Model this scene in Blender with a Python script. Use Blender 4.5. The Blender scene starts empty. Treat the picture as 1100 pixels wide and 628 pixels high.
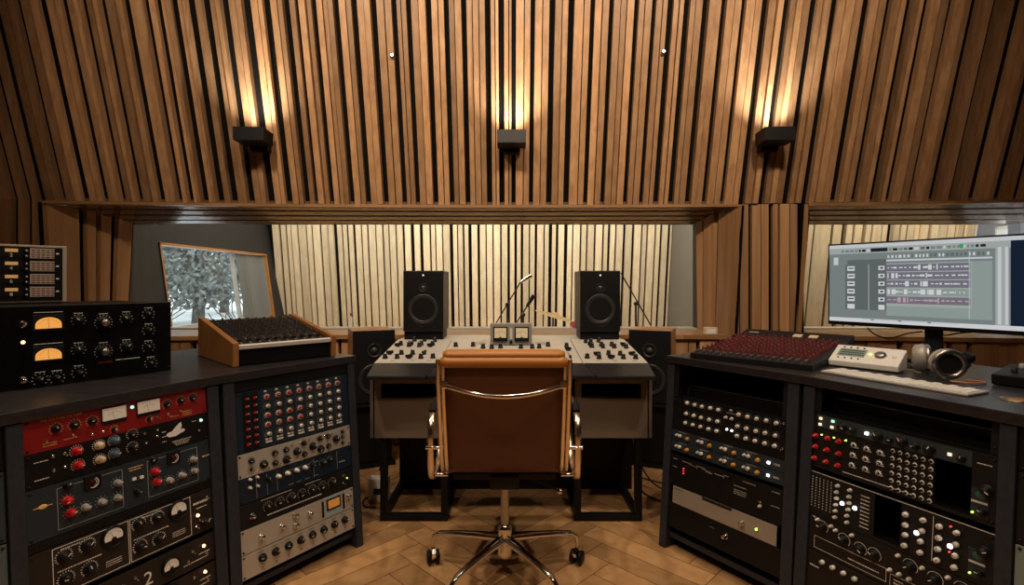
import bpy, math, random
from math import sin, cos, pi, sqrt, radians, atan2
from mathutils import Vector, Matrix
random.seed(7)
S = bpy.context.scene
COL = S.collection
# ------------------------------------------------------------ camera, world, light, exposure
H = 1.13; F = 550.0; CX = 549.0; CY = 303.0          # eye height, focal length in pixels, principal point
cam = bpy.data.cameras.new('camera'); camo = bpy.data.objects.new('camera', cam); COL.objects.link(camo)
camo.location = (0, 0, H); camo.rotation_euler = (pi/2, 0, 0)
cam.sensor_width = 36; cam.lens = 36*F/1100; cam.shift_x = 1/1100; cam.shift_y = -11/1100
cam.clip_start = .05; cam.clip_end = 200
S.camera = camo
S.view_settings.view_transform = 'Standard'; S.view_settings.look = 'None'
S.view_settings.gamma = 1; S.view_settings.use_curve_mapping = False
S.view_settings.exposure = 0.0
S.cycles.use_denoising = True; S.cycles.max_bounces = 8; S.cycles.sample_clamp_indirect = 4
W = bpy.data.worlds.new('world'); S.world = W; W.use_nodes = True
W.node_tree.nodes['Background'].inputs[0].default_value = (.93, .97, 1, 1)
W.node_tree.nodes['Background'].inputs[1].default_value = 3.3

def lamp(name, typ, loc, energy, color, aim=None, **kw):
    l = bpy.data.lights.new(name, typ); l.energy = energy; l.color = color
    for k, v in kw.items(): setattr(l, k, v)
    o = bpy.data.objects.new(name, l); COL.objects.link(o); o.location = loc
    d = Vector(aim if aim else (loc[0], loc[1], -5)) - Vector(loc)
    o.rotation_euler = d.to_track_quat('-Z', 'Y').to_euler()
    return o
WARM = (1, .79, .56); WARM2 = (1, .82, .60)
for x, y, e in [(-1.2, 1.35, 84), (1.2, 1.35, 84), (0, 1.9, 50), (-.6, .2, 62), (.6, .2, 62)]:
    lamp('ceiling_spot', 'SPOT', (x, y, 3.16), e, WARM, spot_size=radians(110), spot_blend=.7, shadow_soft_size=.06)
for x in (-1.2, 0, 1.2):               # ceiling washers for the slatted wall
    lamp('wall_washer', 'SPOT', (x, 1.0, 3.15), 175, WARM, aim=(x*1.05, 3.35, 2.45), spot_size=radians(96), spot_blend=1, shadow_soft_size=.12)
# the live room's own ceiling lights, washing its far wall
for x in (-2.1, -.4, 1.3):
    lamp('live_room_light', 'AREA', (x, 5.3, 2.9), 70, (1, .90, .74), aim=(x, 7.0, .9), shape='RECTANGLE', size=1.4, size_y=.5)
lamp('booth_light', 'AREA', (3.6, 4.4, 2.9), 75, (1, .84, .62), aim=(3.6, 5.4, .9), shape='RECTANGLE', size=1.2, size_y=.4)

# ------------------------------------------------------------ helpers
def at(px, py, Y):                     # the point seen at a pixel, at a given distance
    return Vector(((px-CX)/F*Y, Y, H-(py-CY)/F*Y))
class MB:
    def __init__(s): s.v = []; s.f = []; s.m = []; s.sm = []
    def add(s, vs, fs, m=0, smooth=False, M=None):
        b = len(s.v)
        for p in vs:
            p = Vector(p)
            s.v.append(tuple(M @ p) if M is not None else tuple(p))
        for f in fs: s.f.append(tuple(b+i for i in f)); s.m.append(m); s.sm.append(smooth)
        return s
    def box(s, a, b, m=0, M=None):
        x0, y0, z0 = (min(a[i], b[i]) for i in range(3)); x1, y1, z1 = (max(a[i], b[i]) for i in range(3))
        return s.add([(x0,y0,z0),(x1,y0,z0),(x1,y1,z0),(x0,y1,z0),(x0,y0,z1),(x1,y0,z1),(x1,y1,z1),(x0,y1,z1)],
                     [(0,3,2,1),(4,5,6,7),(0,1,5,4),(1,2,6,5),(2,3,7,6),(3,0,4,7)], m, False, M)
    def hexa(s, p, m=0, M=None):       # 8 points: bottom loop then top loop
        return s.add(p, [(0,3,2,1),(4,5,6,7),(0,1,5,4),(1,2,6,5),(2,3,7,6),(3,0,4,7)], m, False, M)
    def prism(s, poly, d, m=0, M=None, axis='z'):
        n = len(poly)
        def pt(u, v, w): return {'z': (u, v, w), 'x': (w, u, v), 'y': (u, w, v)}[axis]
        a, b = d if isinstance(d, (tuple, list)) else (0, d)
        vs = [pt(u, v, a) for u, v in poly] + [pt(u, v, b) for u, v in poly]
        fs = [tuple(range(n))[::-1], tuple(range(n, 2*n))] + [(i, (i+1) % n, n+(i+1) % n, n+i) for i in range(n)]
        return s.add(vs, fs, m, False, M)
    def lathe(s, prof, n=20, m=0, M=None, smooth=True):   # profile of (r, z) about local z
        vs = []; fs = []
        for r, z in prof:
            for i in range(n):
                a = 2*pi*i/n; vs.append((r*cos(a), r*sin(a), z))
        for j in range(len(prof)-1):
            for i in range(n):
                k = (i+1) % n; fs.append((j*n+i, j*n+k, (j+1)*n+k, (j+1)*n+i))
        s.add(vs, fs, m, smooth, M)
        if prof[0][0] > 1e-6: s.add([vs[i] for i in range(n)], [tuple(range(n))[::-1]], m, False, M)
        if prof[-1][0] > 1e-6: s.add(vs[-n:], [tuple(range(n))], m, False, M)
        return s
    def rod(s, a, b, r, r2=None, n=10, m=0, M=None):
        a = Vector(a); b = Vector(b); d = b-a; q = d.to_track_quat('Z', 'Y').to_matrix().to_4x4()
        T = Matrix.Translation(a) @ q
        if M is not None: T = M @ T
        return s.lathe([(r, 0), (r if r2 is None else r2, d.length)], n, m, T)
    def tube(s, pts, r, n=8, m=0, M=None, closed=False, flat=None, rr=None):
        P = [Vector(p) for p in pts]; N = len(P); vs = []; fs = []; up = None
        for i, p in enumerate(P):
            if closed: t = (P[(i+1) % N]-P[i-1]).normalized()
            else: t = (P[min(i+1, N-1)]-P[max(i-1, 0)]).normalized()
            if up is None: up = Vector((0,0,1)) if abs(t.z) < .9 else Vector((0,1,0))
            if flat is not None: up = Vector(flat)
            sd = t.cross(up).normalized(); u2 = sd.cross(t).normalized()
            if flat is None: up = u2
            for k in range(n):
                a = 2*pi*k/n + pi/n
                q = rr[i] if rr else 1
                ra, rb = (r if isinstance(r, (tuple, list)) else (r, r))
                vs.append(p+sd*cos(a)*ra*q+u2*sin(a)*rb*q)
        for i in range(N if closed else N-1):
            j = (i+1) % N
            for k in range(n): l = (k+1) % n; fs.append((i*n+k, i*n+l, j*n+l, j*n+k))
        s.add(vs, fs, m, n > 4, M)
        if not closed: s.add(vs[:n], [tuple(range(n))[::-1]], m, False, M); s.add(vs[-n:], [tuple(range(n))], m, False, M)
        return s
    def ball(s, c, r, n=14, m=0, M=None):
        rx, ry, rz = r if isinstance(r, (tuple, list)) else (r, r, r)
        vs = [(c[0]+rx*sin(pi*j/n)*cos(2*pi*i/n), c[1]+ry*sin(pi*j/n)*sin(2*pi*i/n), c[2]+rz*cos(pi*j/n)) for j in range(n+1) for i in range(n)]
        fs = [(j*n+i, (j+1)*n+i, (j+1)*n+(i+1) % n, j*n+(i+1) % n) for j in range(n) for i in range(n)]
        return s.add(vs, fs, m, True, M)
    def mesh(s, name, mats):
        me = bpy.data.meshes.new(name); me.from_pydata(s.v, [], s.f)
        for mm in (mats if isinstance(mats, (list, tuple)) else [mats]): me.materials.append(mm)
        me.polygons.foreach_set('material_index', s.m); me.polygons.foreach_set('use_smooth', s.sm)
        me.update(); return me
    def build(s, name, mats, parent=None, M=None, bevel=0, label=None, seg=2):
        o = bpy.data.objects.new(name, s.mesh(name, mats)); COL.objects.link(o)
        if parent: o.parent = parent
        if M is not None: o.matrix_local = M
        if bevel:
            b = o.modifiers.new('bevel', 'BEVEL'); b.width = bevel; b.segments = seg; b.limit_method = 'ANGLE'; b.angle_limit = radians(40)
        if label: o['label'] = label
        return o
def tag(o, label=None, cat=None, group=None, kind=None):
    if label: o['label'] = label
    if cat: o['category'] = cat
    if group: o['group'] = group
    if kind: o['kind'] = kind
    return o
def thing(name, label, cat, M=None, group=None):
    o = bpy.data.objects.new(name, None); COL.objects.link(o); o.empty_display_size = .05
    if M is not None: o.matrix_world = M
    return tag(o, label, cat, group)
def struct(name):
    o = bpy.data.objects.new(name, None); COL.objects.link(o); o['kind'] = 'structure'; return o
def frame(origin, ex, ez):             # local x = ex, local z = ez (outward), y = up-ish
    ex = Vector(ex).normalized(); ez = Vector(ez).normalized(); ey = ez.cross(ex)
    M = Matrix.Identity(4)
    for i in range(3): M[i][0] = ex[i]; M[i][1] = ey[i]; M[i][2] = ez[i]; M[i][3] = origin[i]
    return M
def copy_tree(o, M, label, sub=True):
    c = o.copy(); COL.objects.link(c); c.parent = None; c.matrix_world = M; c['label'] = label
    for ch in o.children:
        d = ch.copy(); COL.objects.link(d); d.parent = c
        for g in ch.children:
            e = g.copy(); COL.objects.link(e); e.parent = d
    return c
# ------------------------------------------------------------ materials
def mat(name, c, rough=.5, metal=0, emit=None, es=1, spec=.5, noise=None, bump=0, coat=0):
    m = bpy.data.materials.new(name); m.use_nodes = True; nt = m.node_tree; b = nt.nodes['Principled BSDF']
    b.inputs['Base Color'].default_value = (*c, 1); b.inputs['Roughness'].default_value = rough
    b.inputs['Metallic'].default_value = metal; b.inputs['Specular IOR Level'].default_value = spec
    b.inputs['Coat Weight'].default_value = coat
    if emit: b.inputs['Emission Color'].default_value = (*emit, 1); b.inputs['Emission Strength'].default_value = es
    if noise or bump:
        tc = nt.nodes.new('ShaderNodeTexCoord'); n = nt.nodes.new('ShaderNodeTexNoise'); sc = noise[0] if noise else 200
        n.inputs['Scale'].default_value = sc; n.inputs['Detail'].default_value = 4
        nt.links.new(tc.outputs['Object'], n.inputs['Vector'])
        if noise:
            r = nt.nodes.new('ShaderNodeValToRGB'); k = noise[1]
            r.color_ramp.elements[0].position = .3; r.color_ramp.elements[1].position = .7
            r.color_ramp.elements[0].color = (*[x*(1-k) for x in c], 1); r.color_ramp.elements[1].color = (*[min(1, x*(1+k)) for x in c], 1)
            nt.links.new(n.outputs['Fac'], r.inputs['Fac']); nt.links.new(r.outputs['Color'], b.inputs['Base Color'])
        if bump:
            bm = nt.nodes.new('ShaderNodeBump'); bm.inputs['Strength'].default_value = bump; bm.inputs['Distance'].default_value = .002
            nt.links.new(n.outputs['Fac'], bm.inputs['Height']); nt.links.new(bm.outputs['Normal'], b.inputs['Normal'])
    return m
def wood(name, c1, c2, rough=.45, scale=(30, 30, 1.2), spec=.4, var=.35, coat=0):
    m = bpy.data.materials.new(name); m.use_nodes = True; nt = m.node_tree; b = nt.nodes['Principled BSDF']
    tc = nt.nodes.new('ShaderNodeTexCoord'); mp = nt.nodes.new('ShaderNodeMapping'); mp.inputs['Scale'].default_value = scale
    g = nt.nodes.new('ShaderNodeNewGeometry'); vm = nt.nodes.new('ShaderNodeVectorMath'); vm.operation = 'ADD'
    cm = nt.nodes.new('ShaderNodeCombineXYZ'); mu = nt.nodes.new('ShaderNodeMath'); mu.operation = 'MULTIPLY'; mu.inputs[1].default_value = 57
    nt.links.new(g.outputs['Random Per Island'], mu.inputs[0]); nt.links.new(mu.outputs[0], cm.inputs[0]); nt.links.new(mu.outputs[0], cm.inputs[2])
    nt.links.new(tc.outputs['Object'], mp.inputs['Vector']); nt.links.new(mp.outputs[0], vm.inputs[0]); nt.links.new(cm.outputs[0], vm.inputs[1])
    n = nt.nodes.new('ShaderNodeTexNoise'); n.inputs['Scale'].default_value = 1; n.inputs['Detail'].default_value = 6; n.inputs['Distortion'].default_value = .6
    nt.links.new(vm.outputs[0], n.inputs['Vector'])
    r = nt.nodes.new('ShaderNodeValToRGB'); r.color_ramp.elements[0].position = .3; r.color_ramp.elements[1].position = .72
    r.color_ramp.elements[0].color = (*c1, 1); r.color_ramp.elements[1].color = (*c2, 1)
    nt.links.new(n.outputs['Fac'], r.inputs['Fac'])
    hs = nt.nodes.new('ShaderNodeHueSaturation'); mr = nt.nodes.new('ShaderNodeMapRange')
    mr.inputs['To Min'].default_value = 1-var; mr.inputs['To Max'].default_value = 1+var*.6
    nt.links.new(g.outputs['Random Per Island'], mr.inputs['Value']); nt.links.new(mr.outputs[0], hs.inputs['Value'])
    nt.links.new(r.outputs['Color'], hs.inputs['Color']); nt.links.new(hs.outputs['Color'], b.inputs['Base Color'])
    b.inputs['Roughness'].default_value = rough; b.inputs['Specular IOR Level'].default_value = spec; b.inputs['Coat Weight'].default_value = coat
    return m
def emis(name, c, s):
    m = bpy.data.materials.new(name); m.use_nodes = True; nt = m.node_tree; nt.nodes.clear()
    e = nt.nodes.new('ShaderNodeEmission'); e.inputs[0].default_value = (*c, 1); e.inputs[1].default_value = s
    o = nt.nodes.new('ShaderNodeOutputMaterial'); nt.links.new(e.outputs[0], o.inputs[0]); return m
def glassmat(name, tint=(.93, .95, .95), refl=1.0):
    m = bpy.data.materials.new(name); m.use_nodes = True; nt = m.node_tree; nt.nodes.clear()
    t = nt.nodes.new('ShaderNodeBsdfTransparent'); t.inputs[0].default_value = (*tint, 1)
    g = nt.nodes.new('ShaderNodeBsdfGlossy'); g.inputs['Roughness'].default_value = .01
    ge = nt.nodes.new('ShaderNodeNewGeometry'); dp = nt.nodes.new('ShaderNodeVectorMath'); dp.operation = 'DOT_PRODUCT'
    nt.links.new(ge.outputs['Normal'], dp.inputs[0]); nt.links.new(ge.outputs['Incoming'], dp.inputs[1])
    def mth(op, a, b=0):
        q = nt.nodes.new('ShaderNodeMath'); q.operation = op
        for i, v in enumerate((a, b)):
            if isinstance(v, (int, float)): q.inputs[i].default_value = v
            else: nt.links.new(v, q.inputs[i])
        return q.outputs[0]
    fr = mth('ADD', mth('MULTIPLY', mth('POWER', mth('SUBTRACT', 1, mth('ABSOLUTE', dp.outputs['Value'])), 5), .95*refl), .03*refl)
    mx = nt.nodes.new('ShaderNodeMixShader'); o = nt.nodes.new('ShaderNodeOutputMaterial')
    nt.links.new(fr, mx.inputs[0]); nt.links.new(t.outputs[0], mx.inputs[1]); nt.links.new(g.outputs[0], mx.inputs[2]); nt.links.new(mx.outputs[0], o.inputs[0])
    return m
M_slat = wood('larch_slat', (.34, .18, .088), (.52, .30, .155), .42, var=.42)
M_slatlow = M_slat
M_frame = wood('frame_wood', (.27, .135, .055), (.38, .21, .095), .38, (1.2, 22, 22), var=.22)
M_jamb = wood('jamb_wood', (.27, .135, .055), (.38, .21, .095), .42, (22, 22, 1.2), var=.25)
M_felt = mat('black_felt', (.006, .005, .004), .95, spec=.1)
M_pale = wood('pale_slat', (.62, .50, .34), (.80, .68, .50), .5, var=.2)
M_dkwall = mat('dark_grey_wall', (.013, .013, .0145), .7)
M_greywall = mat('grey_wall', (.16, .15, .13), .8)
M_oak = wood('oak_parquet', (.42, .225, .095), (.60, .35, .165), .36, (14, 14, 14), var=.28)
M_ceil = mat('ceiling_dark', (.10, .07, .05), .8)
M_rear = mat('rear_wall_wood', (.16, .085, .04), .6)
M_slate = mat('slate_laminate', (.024, .028, .039), .5, noise=(60, .2), spec=.35)
M_top = wood('worktop_dark', (.012, .011, .014), (.030, .027, .031), .33, (6, 60, 60), var=0, spec=.6)
M_black = mat('black_paint', (.0055, .0055, .0065), .45, spec=.28)
M_blk2 = mat('black_satin', (.010, .010, .012), .5, spec=.3)
M_dark = mat('dark_panel', (.011, .0105, .0115), .42, spec=.3)
M_steel = mat('steel', (.42, .40, .38), .32, 1)
M_chrome = mat('chrome', (.78, .76, .73), .09, 1)
M_alu = mat('brushed_aluminium', (.58, .56, .53), .40, .5)
M_alu2 = mat('silver_paint', (.42, .40, .37), .45, .2)
M_red = mat('red_panel', (.23, .008, .010), .38)
M_redk = mat('red_knob', (.55, .012, .018), .35)
M_drk = mat('dark_red_knob', (.16, .012, .016), .4)
M_cream = mat('cream_plastic', (.66, .52, .38), .45)
M_white = mat('white_plastic', (.84, .83, .82), .35)
M_greyk = mat('grey_knob', (.30, .30, .29), .4)
M_ltk = mat('light_grey_knob', (.60, .58, .55), .38)
M_bluek = mat('blue_knob', (.06, .10, .17), .4)
M_bg = mat('blue_grey_panel', (.020, .031, .044), .42, spec=.35)
M_navy = mat('navy_panel', (.008, .019, .038), .42, spec=.35)
M_teal = mat('slate_teal_panel', (.030, .044, .052), .42)
M_yel = mat('yellow_knob', (.60, .29, .03), .4)
M_umber = mat('umber_panel', (.020, .016, .0155), .42, spec=.35)
M_print = mat('print_white', (.80, .77, .72), .6)
M_printd = mat('print_dim', (.40, .38, .36), .6)
M_gold = mat('print_gold', (.80, .52, .16), .5)
M_vu = mat('meter_face', (.62, .52, .36), .5, emit=(1, .8, .5), es=.10)
M_vuw = mat('meter_white', (.7, .62, .52), .5, emit=(1, .9, .75), es=.08)
M_amber = emis('lit_amber_meter', (1, .42, .09), .85)
M_lamp_w = emis('lit_white', (1, .95, .88), 6)
M_lamp_a = emis('lit_amber_lamp', (1, .50, .18), 5)
M_lamp_g = emis('lit_green', (.55, 1, .12), 2.2)
M_lamp_m = emis('lit_mint', (.55, 1, .80), 1.2)
M_lamp_r = emis('lit_red', (1, .05, .05), 2.0)
M_lamp_c = emis('lit_cream', (1, .72, .5), 1.3)
M_glass = glassmat('window_glass')
M_rubber = mat('rubber', (.008, .008, .008), .6)
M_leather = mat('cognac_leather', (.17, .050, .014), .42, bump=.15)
M_leathshade = mat('cognac_leather_shaded', (.10, .027, .008), .45, bump=.1)  # same leather, with the shade on the chair back put into its colour
M_cone = mat('speaker_cone', (.028, .028, .029), .32)
M_walnut = wood('cheek_wood', (.14, .055, .018), (.24, .105, .038), .4, (8, 8, 8), var=.1)
M_orangew = wood('orange_wood', (.30, .125, .035), (.42, .19, .06), .4, (8, 8, 8), var=.1)
M_desk = mat('desk_black_laminate', (.014, .014, .019), .42, spec=.3)
M_beige = mat('beige_panel', (.62, .60, .56), .45, noise=(30, .05))
M_apron = mat('apron_grey', (.17, .135, .105), .55)

# ------------------------------------------------------------ the shell of the room
def Yw(X): return 3.6-.0216*X*X        # plan curve of the slatted front wall
ZB = 1.673; LEAN = .281                # the upper wall starts at ZB and leans over the room
def xw(px): return (px-CX)/F*3.6 if abs(px-CX) < 300 else (lambda r: (-1+sqrt(1+4*.0216*r*r*3.6))/(2*.0216*r))((px-CX)/F)
# floor: herringbone oak
fl = struct('floor')
m = MB(); m.box((-4.4, -3.2, -.06), (4.4, 3.95, -.004)); m.build('floor_base', M_felt, fl)
m = MB(); L = .56; Wd = .11; ang = radians(45); ca, sa = cos(ang), sin(ang)
def plank(cx, cy, hor):
    hx, hy = (L/2, Wd/2) if hor else (Wd/2, L/2); g = .0012
    pts = [(cx-hx+g, cy-hy+g), (cx+hx-g, cy-hy+g), (cx+hx-g, cy+hy-g), (cx-hx+g, cy+hy-g)]
    P = [(x*ca-y*sa, x*sa+y*ca+1.2) for x, y in pts]
    cxr, cyr = cx*ca-cy*sa, cx*sa+cy*ca+1.2
    if abs(cxr) > 3.9 or cyr < -2.9 or cyr > 3.75: return
    m.add([(x, y, 0) for x, y in P], [(0, 1, 2, 3)])
n = int(round(L/Wd))
for j in range(-70, 70):
    for k in range(-9, 10):
        ox = j*Wd+k*2*L*0; 
        # classic herringbone: steps of one plank width along the diagonal, repeats of 2L across it
        bx = j*Wd + k*(L); by = j*Wd - k*(L)
        plank(bx+L/2, by+Wd/2, True)
        plank(bx+Wd/2, by+Wd+L/2, False)
m.build('parquet', M_oak, fl)
m = MB(); m.box((-4.4, -3.2, 3.24), (4.4, 3.7, 3.32)); tag(m.build('ceiling', M_ceil), kind='structure')
m = MB(); m.box((-4.0, -3.2, 0), (-3.9, 3.3, 3.3)); tag(m.build('wall_left', M_rear), kind='structure')
m = MB(); m.box((3.9, -3.2, 0), (4.0, 3.3, 3.3)); tag(m.build('wall_right', M_rear), kind='structure')
m = MB(); m.box((-4.0, -3.2, 0), (4.0, -3.1, 3.3)); tag(m.build('wall_rear', M_rear), kind='structure')

def wall_pt(X, z, out=0.0):            # a point on the leaning upper wall
    y = Yw(X) - (LEAN*(z-ZB) if z > ZB else 0)
    return (X, y-out, z)
def slat(m, xa, xb, z0, z1, th, mi=0, back=.03, zm=None):
    zs = [z0, z1] if zm is None else [z0, zm, z1]
    for za, zb in zip(zs[:-1], zs[1:]):
        P = []
        for z in (za, zb):
            for x, t in ((xa, th), (xb, th), (xb, -back), (xa, -back)):
                P.append(wall_pt(x, z, t))
        m.hexa(P, mi)
wide = [18, 33, 46, 70, 93, 115, 134, 153, 175, 195, 206, 222, 238, 259, 276, 296, 315, 334, 343, 359, 380, 397, 416, 436, 449, 469, 486, 503, 526, 539.6, 552, 570, 589, 607.6, 628.7, 646, 670.7, 687, 703, 718.5, 736.5, 754, 772, 792, 811.7, 837, 863, 894, 916, 936, 953, 976.5, 1000, 1018.7, 1044, 1070, 1090, 1112, 1135]
wx = [-3.75, -3.62]+[xw(p) for p in wide]+[3.86]
wf = struct('wall_front')
m = MB(); rnd = random.Random(3)
def fill(m, xa, xb, z0, z1, rnd, zm=None, deep=True):
    wdt = xb-xa; n = 1 if wdt < .050 else (2 if wdt < .105 else (3 if wdt < .18 else 4))
    cuts = [0]+sorted((i+rnd.uniform(-.22, .22))/n for i in range(1, n))+[1]
    for a, b in zip(cuts[:-1], cuts[1:]):
        slat(m, xa+a*wdt+.0030, xa+b*wdt-.0035, z0, z1, rnd.choice((0, .006, .014, .022)) if deep else .0, 0, zm=zm)
for a, b in zip(wx[:-1], wx[1:]):
    g = rnd.choice((.010, .014, .017))+(.006 if abs(a) > 1.5 else 0)
    z0 = ZB if b > xw(47) else 0
    fill(m, a+g, b-g, z0, 3.26, rnd, zm=ZB if z0 == 0 else None)
m.build('slats', M_slat, wf)
m = MB(); N = 24
for i in range(N):                     # black felt behind the slats
    a = -3.95+7.9*i/N; b = -3.95+7.9*(i+1)/N
    m.hexa([wall_pt(a, ZB, -.03), wall_pt(b, ZB, -.03), wall_pt(b, ZB, -.05), wall_pt(a, ZB, -.05),
            wall_pt(a, 3.28, -.03), wall_pt(b, 3.28, -.03), wall_pt(b, 3.28, -.05), wall_pt(a, 3.28, -.05)])
    m.hexa([(a, Yw(a)+.03, 0), (b, Yw(b)+.03, 0), (b, Yw(b)+.05, 0), (a, Yw(a)+.05, 0),
            (a, Yw(a)+.03, .73), (b, Yw(b)+.03, .73), (b, Yw(b)+.05, .73), (a, Yw(a)+.05, .73)])
XL, XR, X2 = -3.085, 1.565, 2.03
for a, b in ((-3.95, XL-.01), (XR+.005, X2-.005)):
    m.hexa([(a, Yw(a)+.03, .7), (b, Yw(b)+.03, .7), (b, Yw(b)+.05, .7), (a, Yw(a)+.05, .7),
            (a, Yw(a)+.03, ZB), (b, Yw(b)+.03, ZB), (b, Yw(b)+.05, ZB), (a, Yw(a)+.05, ZB)])
m.build('backing', M_felt, wf)
m = MB(); rnd = random.Random(11); x = XL+.01
while x < 3.85:                        # slats below the sill
    w = rnd.choice((.05, .065, .085, .10))
    if not (XR < x+w/2 < X2): slat(m, x, x+w, 0, .728, rnd.choice((0, .01)), 0)
    x += w+rnd.choice((.004, .006, .022, .035))
for pa, pb in ((790, 793.6), (795, 803.3), (807, 816), (816.8, 824.2), (828.8, 833.6), (836, 845.4), (846.3, 853.6)):
    k = 3.55/F; slat(m, (pa-CX)*k, (pb-CX)*k, 0, ZB-.004, .0, 0)
m.build('lower_slats', M_slat, wf)
# solid wall core between the rooms
m = MB()
m.box((-4.4, 3.9, 0), (4.9, 4.0, .775)); m.box((-4.4, 3.9, 1.58), (4.9, 4.0, 3.3))
m.box((-4.4, 3.9, .775), (-2.95, 4.0, 1.58)); m.box((1.42, 3.9, .775), (2.12, 4.0, 1.58)); m.box((3.88, 3.9, .775), (4.9, 4.0, 1.58))
m.build('core', M_dkwall, wf)
def quadbox(m, a, b, c, d, t, mi=0):   # a plank from four corners with thickness vector t
    t = Vector(t); A = [Vector(p) for p in (a, b, c, d)]
    m.hexa([*A, *[p+t for p in A]], mi)
def window(name, xl, xr, gl, gr, xlb, xrb, glb, grb, lcuts, rcuts):
    w = struct(name); YG = 3.85; GT = 1.571; GB = .782
    m = MB(); NS = 14                  # head: fascia and four sloping boards along the curve
    for i in range(NS):
        a, b = i/NS, (i+1)/NS
        xa, xb = xl+(xr-xl)*a, xl+(xr-xl)*b; ga, gb = gl+(gr-gl)*a, gl+(gr-gl)*b
        ya, yb = Yw(xa)-.024, Yw(xb)-.024
        m.hexa([(xa, ya, ZB-.022), (xb, yb, ZB-.022), (xb, yb+.05, ZB-.022), (xa, ya+.05, ZB-.022), (xa, ya, ZB-.003), (xb, yb, ZB-.003), (xb, yb+.05, ZB-.003), (xa, ya+.05, ZB-.003)])
    m.build('fascia', M_frame, w)
    m = MB()
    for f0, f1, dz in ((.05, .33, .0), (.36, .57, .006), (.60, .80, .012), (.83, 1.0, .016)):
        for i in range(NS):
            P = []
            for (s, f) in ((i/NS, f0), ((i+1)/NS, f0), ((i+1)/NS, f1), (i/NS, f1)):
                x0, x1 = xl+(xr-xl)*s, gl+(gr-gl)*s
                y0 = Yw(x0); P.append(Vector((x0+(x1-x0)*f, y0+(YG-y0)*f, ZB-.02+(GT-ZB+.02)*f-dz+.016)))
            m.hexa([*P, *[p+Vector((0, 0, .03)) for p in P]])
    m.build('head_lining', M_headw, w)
    m = MB()                           # sill board
    for i in range(NS):
        s0, s1 = i/NS, (i+1)/NS; xa, xb = xlb+(xrb-xlb)*s0, xlb+(xrb-xlb)*s1; ga, gb = glb+(grb-glb)*s0, glb+(grb-glb)*s1
        ya, yb = Yw(xa)-.03, Yw(xb)-.03
        m.hexa([(xa, ya, .737), (xb, yb, .737), (gb, YG, .737), (ga, YG, .737), (xa, ya, .765), (xb, yb, .765), (gb, YG, .776), (ga, YG, .776)])
    m.build('sill_board', M_frame, w)
    m = MB()
    for side, (x0, x0b, g0, g0b, cuts) in {'l': (xl, xlb, gl, glb, lcuts), 'r': (xr, xrb, gr, grb, rcuts)}.items():
        if cuts is None: continue
        cs = [0]+cuts+[1]; y0 = Yw(x0)-.02; sg = -1 if side == 'l' else 1
        for k, (a, b) in enumerate(zip(cs[:-1], cs[1:])):
            a2 = a+.035; b2 = b-.035; off = (0, .012, .004, .014)[k % 4]*sg*-1
            def q(f, top):
                X0, G0 = (x0, g0) if top else (x0b, g0b)
                z = (ZB-.02+(GT-ZB+.02)*f+.012) if top else (.765+.011*f)
                return (X0+(G0-X0)*f+off, y0+(YG-y0)*f, z)
            quadbox(m, q(a2, 0), q(b2, 0), q(b2, 1), q(a2, 1), (sg*.03, .0, 0))
    m.build('jamb_boards', M_jamb, w)
    m = MB()
    for x0, x0b, g0, g0b, sg, on in ((xl, xlb, gl, glb, -1, lcuts), (xr, xrb, gr, grb, 1, rcuts)):
        if on is None: continue
        y0 = Yw(x0)-.01; o = sg*.036
        quadbox(m, (x0b+o, y0, .74), (g0b+o, YG+.05, .74), (g0+o, YG+.05, GT+.04), (x0+o, y0, ZB-.012), (sg*.01, 0, 0))
    m.build('jamb_light_block', M_felt, w)  # added behind the boards to stop daylight leaking through their seams
    m = MB(); m.box((min(gl, glb)-.06, YG+.01, GB-.02), (max(gr, grb)+.06, YG+.016, GT+.02)); m.build('pane', M_glass, w)
    m = MB(); m.box((glb-.05, YG-.004, GB-.008), (grb+.05, YG+.005, GB+.004)); m.box((glb-.05, YG+.02, .74), (grb+.05, 4.05, .780)); m.build('glazing_bead', M_alu2, w)
    return w
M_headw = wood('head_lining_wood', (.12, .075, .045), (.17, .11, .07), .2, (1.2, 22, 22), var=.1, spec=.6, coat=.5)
window('window_1', XL, XR, -2.838, 1.383, -3.03, 1.518, -2.885, 1.397, [.40, .57, .76], [.47, .78])
window('window_2', X2, 3.84, 2.232, 3.84, 1.98, 3.84, 2.135, 3.84, [.5], None)
# black inner edge of each jamb
# ------------------------------------------------------------ live room and booth beyond the glass
def slatwall(name, xa, xb, Y, z0, z1, lean, seed):
    r = random.Random(seed); w = struct(name); m = MB(); x = xa
    while x < xb:
        wd = r.choice((.05, .06, .075, .085)); wd = min(wd, xb-x)
        P = []
        th = r.choice((0, .02, .03))
        for z in (z0, z1):
            y = Y-lean*(z-1.2)
            for (X, t) in ((x, th), (x+wd, th), (x+wd, -.03), (x, -.03)): P.append((X, y-t, z))
        m.hexa(P); x += wd+r.choice((.018, .024, .035, .048))
    m.build('slats', M_pale, w)
    m = MB(); ya, yb = Y-lean*(z0-1.2)+.032, Y-lean*(z1-1.2)+.032
    m.hexa([(xa-.2, ya, z0), (xb+.2, ya, z0), (xb+.2, ya+.05, z0), (xa-.2, ya+.05, z0), (xa-.2, yb, z1), (xb+.2, yb, z1), (xb+.2, yb+.05, z1), (xa-.2, yb+.05, z1)])
    m.build('backing', M_felt, w)
slatwall('wall_live_room_back', -3.2, 2.16, 7.0, 0, 3.0, .17, 5)
slatwall('wall_booth_back', 2.24, 4.64, 5.2, 0, 3.0, .17, 9)
m = MB(); m.box((-3.5, 4.0, -.06), (4.9, 7.4, 0)); tag(m.build('floor_live_room', M_oak), kind='structure')
m = MB(); m.box((-4.3, 4.0, 3.0), (4.9, 7.4, 3.1)); tag(m.build('ceiling_live_room', M_greywall), kind='structure')
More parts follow.
